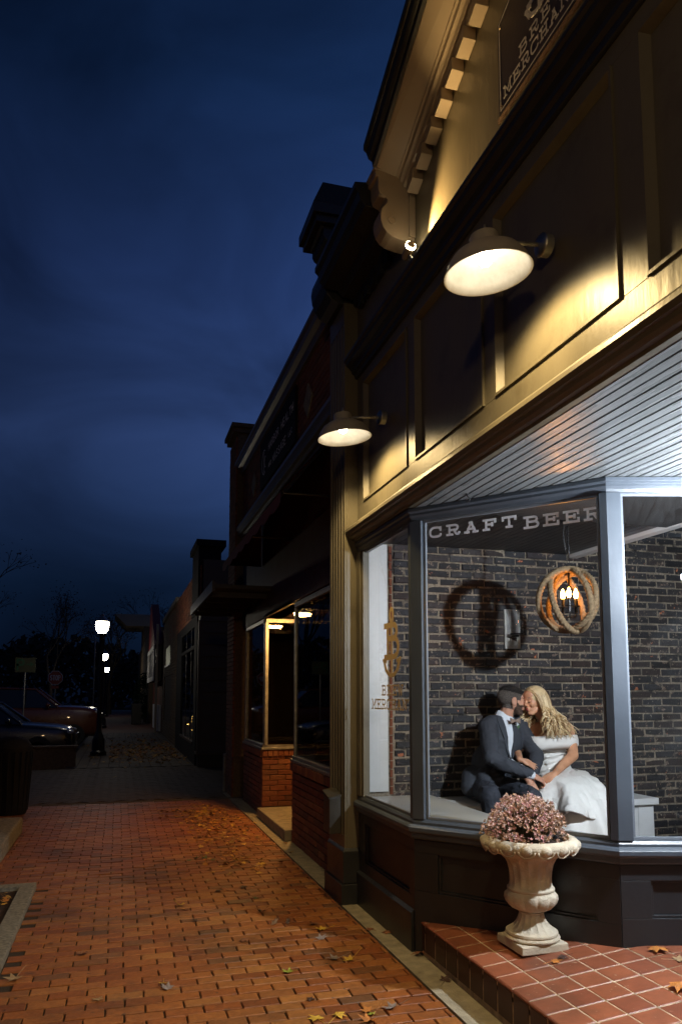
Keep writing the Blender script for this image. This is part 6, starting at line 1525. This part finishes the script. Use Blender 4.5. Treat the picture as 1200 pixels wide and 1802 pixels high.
# hair: a close cap plus long waved locks
hair = MB(); rnd = random.Random(77); Rt = RW.transposed()
hair.tone = .45
hair.ell(HW+RW @ V3(-.024, 0, .040), (.104, .086, .086), RW, 24, 16)
hair.ell(HW+RW @ V3(-.060, -.005, .0), (.080, .080, .10), RW, 20, 14)
tw_ = bvh_of(wom)
for i in range(380):
    # root on scalp: azimuth from the parting, avoid the face
    az = rnd.uniform(-1, 1); el = rnd.random()
    side = 1 if rnd.random() < .56 else -1      # left side of her head faces the camera
    x0 = rnd.uniform(-.105, .062); z_top = sqrt(max(0, 1-(x0+.022)**2/.108**2))*.090+.036
    p = V3(x0, side*rnd.uniform(.0, .022), z_top)
    pts = [p]
    # travel down the side of the skull
    L1 = rnd.uniform(.8, 1.0); sw = rnd.uniform(-.03, -.005) if x0 < .02 else rnd.uniform(-.035, -.012)
    for k in range(1, 6):
        t_ = k/5; a = t_*pi/2
        pts.append(V3(x0*(1-.25*t_)+sw*t_, side*(.012+.080*sin(a)+.006), .036*0+z_top*cos(a)+(-.055)*t_))
    W0 = [HW+RW @ (q*.965) for q in pts]
    end = W0[-1]; tgt_z = rnd.uniform(1.255, 1.345) if rnd.random() < .75 else rnd.uniform(1.33, 1.42)
    dirx = rnd.uniform(-.06, .18) if side > 0 else rnd.uniform(-.10, .03)
    # her left (side>0) hangs over the shoulder nearest the camera
    frontness = -.10+rnd.uniform(-.03, .05) if side > 0 else -.02+rnd.uniform(-.03, .02)
    ph = rnd.uniform(0, 6.28); am = rnd.uniform(.012, .026); fq = rnd.uniform(1.6, 2.4); n_ = 12
    for k in range(1, n_+1):
        t_ = k/n_; z = end.z+(tgt_z-end.z)*t_
        q = V3(end.x+dirx*t_**1.2+am*sin(ph+fq*2*pi*t_)*t_**.5, end.y+frontness*t_**.9+am*.8*cos(ph+fq*2*pi*t_)*t_**.5, z)
        nr = tw_.find_nearest(q)
        if nr[0] is not None and nr[3] < .12:
            nn = nr[1]; dd = (q-nr[0]).dot(nn)
            if dd < .010: q = nr[0]+nn*.010
        W0.append(q)
    r0 = rnd.uniform(.0038, .0068); hair.tone = min(1, max(0, rnd.gauss(.5, .3)))
    n2 = len(W0); rs = [r0*.7]+[r0]*(n2-5)+[r0*.8, r0*.6, r0*.4, r0*.15]
    hair.tube(W0, rs, 6, cap=False)
hair.build('hair', M['hairw'], wom, smooth=True)
m = MB(); m.ell(HW+RW @ V3(-.11, .045, .035), (.012, .008, .012), RW, 10, 8); m.build('hair_clip', M['chrome'], wom, smooth=True)
# ================================================================== LEAVES
LC = {'tan': (.34, .22, .11), 'brown': (.20, .075, .03), 'yellow': (.58, .36, .04), 'grey': (.24, .19, .17), 'orange': (.46, .17, .03), 'dark': (.045, .018, .012), 'green': (.07, .10, .035), 'lime': (.30, .34, .04)}
LM = {k: paint('leaf_'+k, v, .6, .5, 25, .3) for k, v in LC.items()}
def leaf_shape(mb, c, s, rot, curl, tilt, rnd):
    """five-lobed leaf with a stem, cupped and tilted"""
    R = .038*s; pts = []
    lob = [(90, 1.0), (62, .45), (38, .88), (12, .42), (-22, .68), (-52, .35), (-90, .18), (-128, .35), (-158, .68), (168, .42), (142, .88), (118, .45)]
    Rz = Matrix.Rotation(rot, 3, 'Z'); T = Matrix.Rotation(tilt, 3, 'X')
    V = []; cc = Vector((0, 0, 0))
    def place(x, y):
        z = curl*.15*(x*x*10+y*y*4)*s+.0015*s*sin(x*300)
        q = Rz @ (T @ Vector((x, y, z))); return q
    P = [place(0, 0)]
    for a, r_ in lob:
        r_ *= R*rnd.uniform(.85, 1.12); P.append(place(r_*cos(radians(a)), r_*sin(radians(a))))
    zmin = min(p.z for p in P); P = [p+Vector(c)+Vector((0, 0, .003-zmin)) for p in P]; n = len(lob)
    F = [(0, 1+i, 1+(i+1) % n) for i in range(n)]
    mb.add(P, F)
    a = place(0, -.12*R); b = place(.006, -R*1.5)
    mb.tube([a+Vector(c)+Vector((0, 0, .003-zmin)), b+Vector(c)+Vector((0, 0, .003-zmin))], .0009*s, 4, cap=False)
rnd = random.Random(99)
LEAVES = [
 (-0.524, 4.822, 0.000, 'tan', 1.5, 'large tan leaf against the left planter kerb'),
 (-0.182, 5.144, 0.000, 'brown', 1.2, 'curled orange-brown leaf alone on the left half of the sidewalk'),
 (-0.064, 4.386, 0.000, 'tan', 1.0, 'flat tan leaf nearest the bottom left corner'),
 (0.286, 4.505, 0.000, 'yellow', 1.0, 'bright yellow leaf lying over a grey one, bottom left of centre'),
 (0.303, 4.423, 0.000, 'grey', 1.2, 'grey-mauve leaf under the bright yellow one, bottom left of centre'),
 (0.500, 6.080, -0.000, 'yellow', 1.3, 'yellow leaf with a long pale stem, upper of a touching pair'),
 (0.525, 5.961, -0.000, 'orange', 1.0, 'orange leaf touching the long-stemmed yellow leaf'),
 (0.575, 5.648, -0.000, 'dark', 1.0, 'near-black curled leaf below the long-stemmed yellow leaf'),
 (0.785, 6.809, 0.000, 'tan', 0.9, 'small pale tan leaf above the long-stemmed yellow leaf'),
 (0.844, 6.415, 0.000, 'dark', 1.2, 'black-brown crumpled leaf right of the small pale tan one'),
 (-0.013, 7.372, 0.000, 'tan', 0.7, 'tiny tan leaf in the middle of the dim left sidewalk'),
 (-0.380, 5.415, 0.000, 'brown', 0.7, 'small brown leaf between the planter corner and the curled orange-brown leaf'),
 (-0.498, 6.866, 0.000, 'brown', 0.6, 'tiny brown leaf just right of the planter kerb corner'),
 (0.703, 7.653, 0.000, 'green', 1.0, 'leftmost of the green leaves lying in a row'),
 (0.787, 7.735, 0.000, 'green', 1.2, 'second from the left of the green leaves lying in a row'),
 (0.861, 7.740, 0.000, 'green', 1.4, 'broadest of the green leaves lying in a row'),
 (0.924, 7.614, 0.000, 'green', 1.1, 'rightmost of the green leaves lying in a row'),
 (1.075, 5.737, 0.000, 'dark', 1.3, 'dark crumpled leaf level with the pier foot'),
 (1.097, 5.398, 0.000, 'tan', 1.1, 'tan leaf standing on edge, mid sidewalk'),
 (1.195, 5.396, 0.000, 'grey', 0.9, 'small grey leaf beside the tan one standing on edge'),
 (1.363, 5.320, 0.000, 'brown', 1.2, 'rust-brown leaf just left of the yellow leaf near the pier'),
 (1.391, 5.191, 0.000, 'yellow', 1.3, 'yellow leaf nearest the pier foot'),
 (1.334, 5.006, 0.000, 'grey', 1.3, 'pale grey leaf just below the yellow leaf near the pier'),
 (1.321, 4.618, 0.000, 'grey', 1.3, 'grey-brown curled leaf left of a yellow leaf by the concrete strip'),
 (1.405, 4.572, 0.000, 'yellow', 1.3, 'golden lobed leaf right of the grey-brown curled one'),
 (0.994, 4.477, 0.000, 'lime', 1.2, 'lone yellow-green leaf near the middle of the foreground'),
 (0.839, 5.116, 0.000, 'brown', 1.1, 'thin brown leaf lying flat left of centre'),
 (1.711, 5.097, 0.000, 'brown', 1.1, 'brown leaf on the concrete strip nearest the pier'),
 (1.784, 4.998, 0.000, 'brown', 1.1, 'darker brown leaf on the concrete strip, touching the base panel'),
 (1.843, 4.517, 0.000, 'brown', 1.5, 'large brown leaf at the inner corner of the tiled step'),
 (1.820, 4.098, 0.000, 'dark', 1.2, 'dark red leaf on the concrete strip beside the step riser'),
 (1.403, 3.833, 0.000, 'grey', 1.4, 'grey-pink leaf with curled tips at the bottom right of the sidewalk'),
 (1.275, 3.841, 0.000, 'orange', 1.2, 'orange leaf above the small green one at the bottom edge'),
 (1.277, 3.784, 0.000, 'lime', 0.9, 'small green leaf between two orange ones at the bottom edge'),
 (1.242, 3.725, 0.000, 'orange', 1.4, 'orange leaf cut by the bottom edge of the picture'),
 (1.106, 3.813, 0.000, 'yellow', 1.3, 'yellow leaf near the bottom edge, left of the orange ones'),
 (0.993, 3.812, 0.000, 'yellow', 1.3, 'leftmost yellow leaf on the bottom edge'),
 (1.028, 4.057, 0.000, 'dark', 0.8, 'small black leaf above the bottom yellow leaves'),
 (1.295, 7.225, 0.000, 'tan', 1.1, 'tan leaf just below the leaf drift'),
 (1.058, 6.486, -0.000, 'dark', 1.3, 'dark flat leaf below the leaf drift'),
 (1.088, 6.109, 0.000, 'green', 0.8, 'small dull green leaf between the drift and the dark crumpled one'),
 (2.749, 3.465, 0.280, 'orange', 1.7, 'large orange-brown leaf on the tiles in front of the right base panel'),
 (2.752, 3.314, 0.280, 'tan', 1.3, 'tan leaf on the tiles at the right edge of the picture, upper one'),
 (2.530, 3.051, 0.260, 'orange', 1.6, 'bright orange leaf on the tiles at the right edge of the picture, lower one'),
 (2.210, 3.588, 0.232, 'orange', 1.0, 'orange leaf tucked against the front of the urn plinth'),
 (2.281, 3.618, 0.238, 'dark', 1.0, 'dark red leaf at the right corner of the urn plinth'),
 (2.133, 4.242, 0.225, 'brown', 0.8, 'small brown leaf on the tiles behind the urn, against the base'),
 (2.099, 10.129, 0.120, 'orange', 1.0, 'red-orange leaf upright on the shop doorstep'),
 (1.947, 9.287, 0.120, 'brown', 0.9, 'brown leaf lying flat on the shop doorstep'),
]
for x, y, z, c_, s, lb in LEAVES:
    m = MB(); up = 'on edge' in lb or 'upright' in lb
    leaf_shape(m, (0, 0, 0), s*1.25, rnd.uniform(0, 6.28), rnd.uniform(1.5, 4.5)*rnd.choice([1, 1, -.6]), radians(65) if up else rnd.uniform(-.25, .25), rnd)
    o = m.build('fallen_leaf', LM[c_], None, smooth=False); o.location = (x, y, z); tag(o, lb, 'leaf', 'fallen autumn leaves')
def drift(name, label, n, fx, seed, cols, smin=.8, smax=1.4):
    rnd = random.Random(seed); bm = {}
    m = MB()
    for i in range(n):
        x, y, z = fx(rnd); m.tone = rnd.random(); leaf_shape(m, (x, y, z), rnd.uniform(smin, smax), rnd.uniform(0, 6.28), rnd.uniform(-2, 5), rnd.uniform(-.5, .5), rnd)
    o = m.build(name, cols); o['kind'] = 'stuff'; o['label'] = label; o['category'] = 'leaf litter'
M['litter'] = brickmat('mixed_litter', [(.28, .10, .03), (.50, .20, .03), (.14, .05, .02), (.42, .24, .08), (.60, .34, .04), (.07, .03, .012)], .65, .3, mottle=.3, scale=40)
def near_drift(r):
    t = r.random(); k = r.random()
    if k < .5: x, y = 1.35+r.gauss(0, .20)-t*.25, 8.1+t*2.6+r.gauss(0, .25)
    elif k < .8: x, y = 1.5-t*.9+r.gauss(0, .1), 10.6+r.gauss(0, .45)
    else: x, y = 1.15+r.gauss(0, .15), 7.4+r.gauss(0, .30)
    return min(x, 1.78), y, .0
drift('leaf_drift', 'drift of orange and brown leaves outside the shop doorway', 460, near_drift, 5, M['litter'])
def far_drift(r):
    if r.random() < .8: return r.uniform(-.2, 1.65)**1.0, 22.5+r.gauss(0, 2.2), .0
    return r.uniform(-.9, 1.5), r.uniform(18.2, 31), 0
drift('dark_leaf_drift', 'dark leaves scattered over the far pavers', 700, far_drift, 6, M['litter'], 1.2, 2.2)
drift('bed_leaves', 'dead leaves filling the planting bed', 420, lambda r: (r.uniform(-2.5, -.78), r.uniform(4.4, 6.8), .014), 7, M['litter'], .7, 1.2)
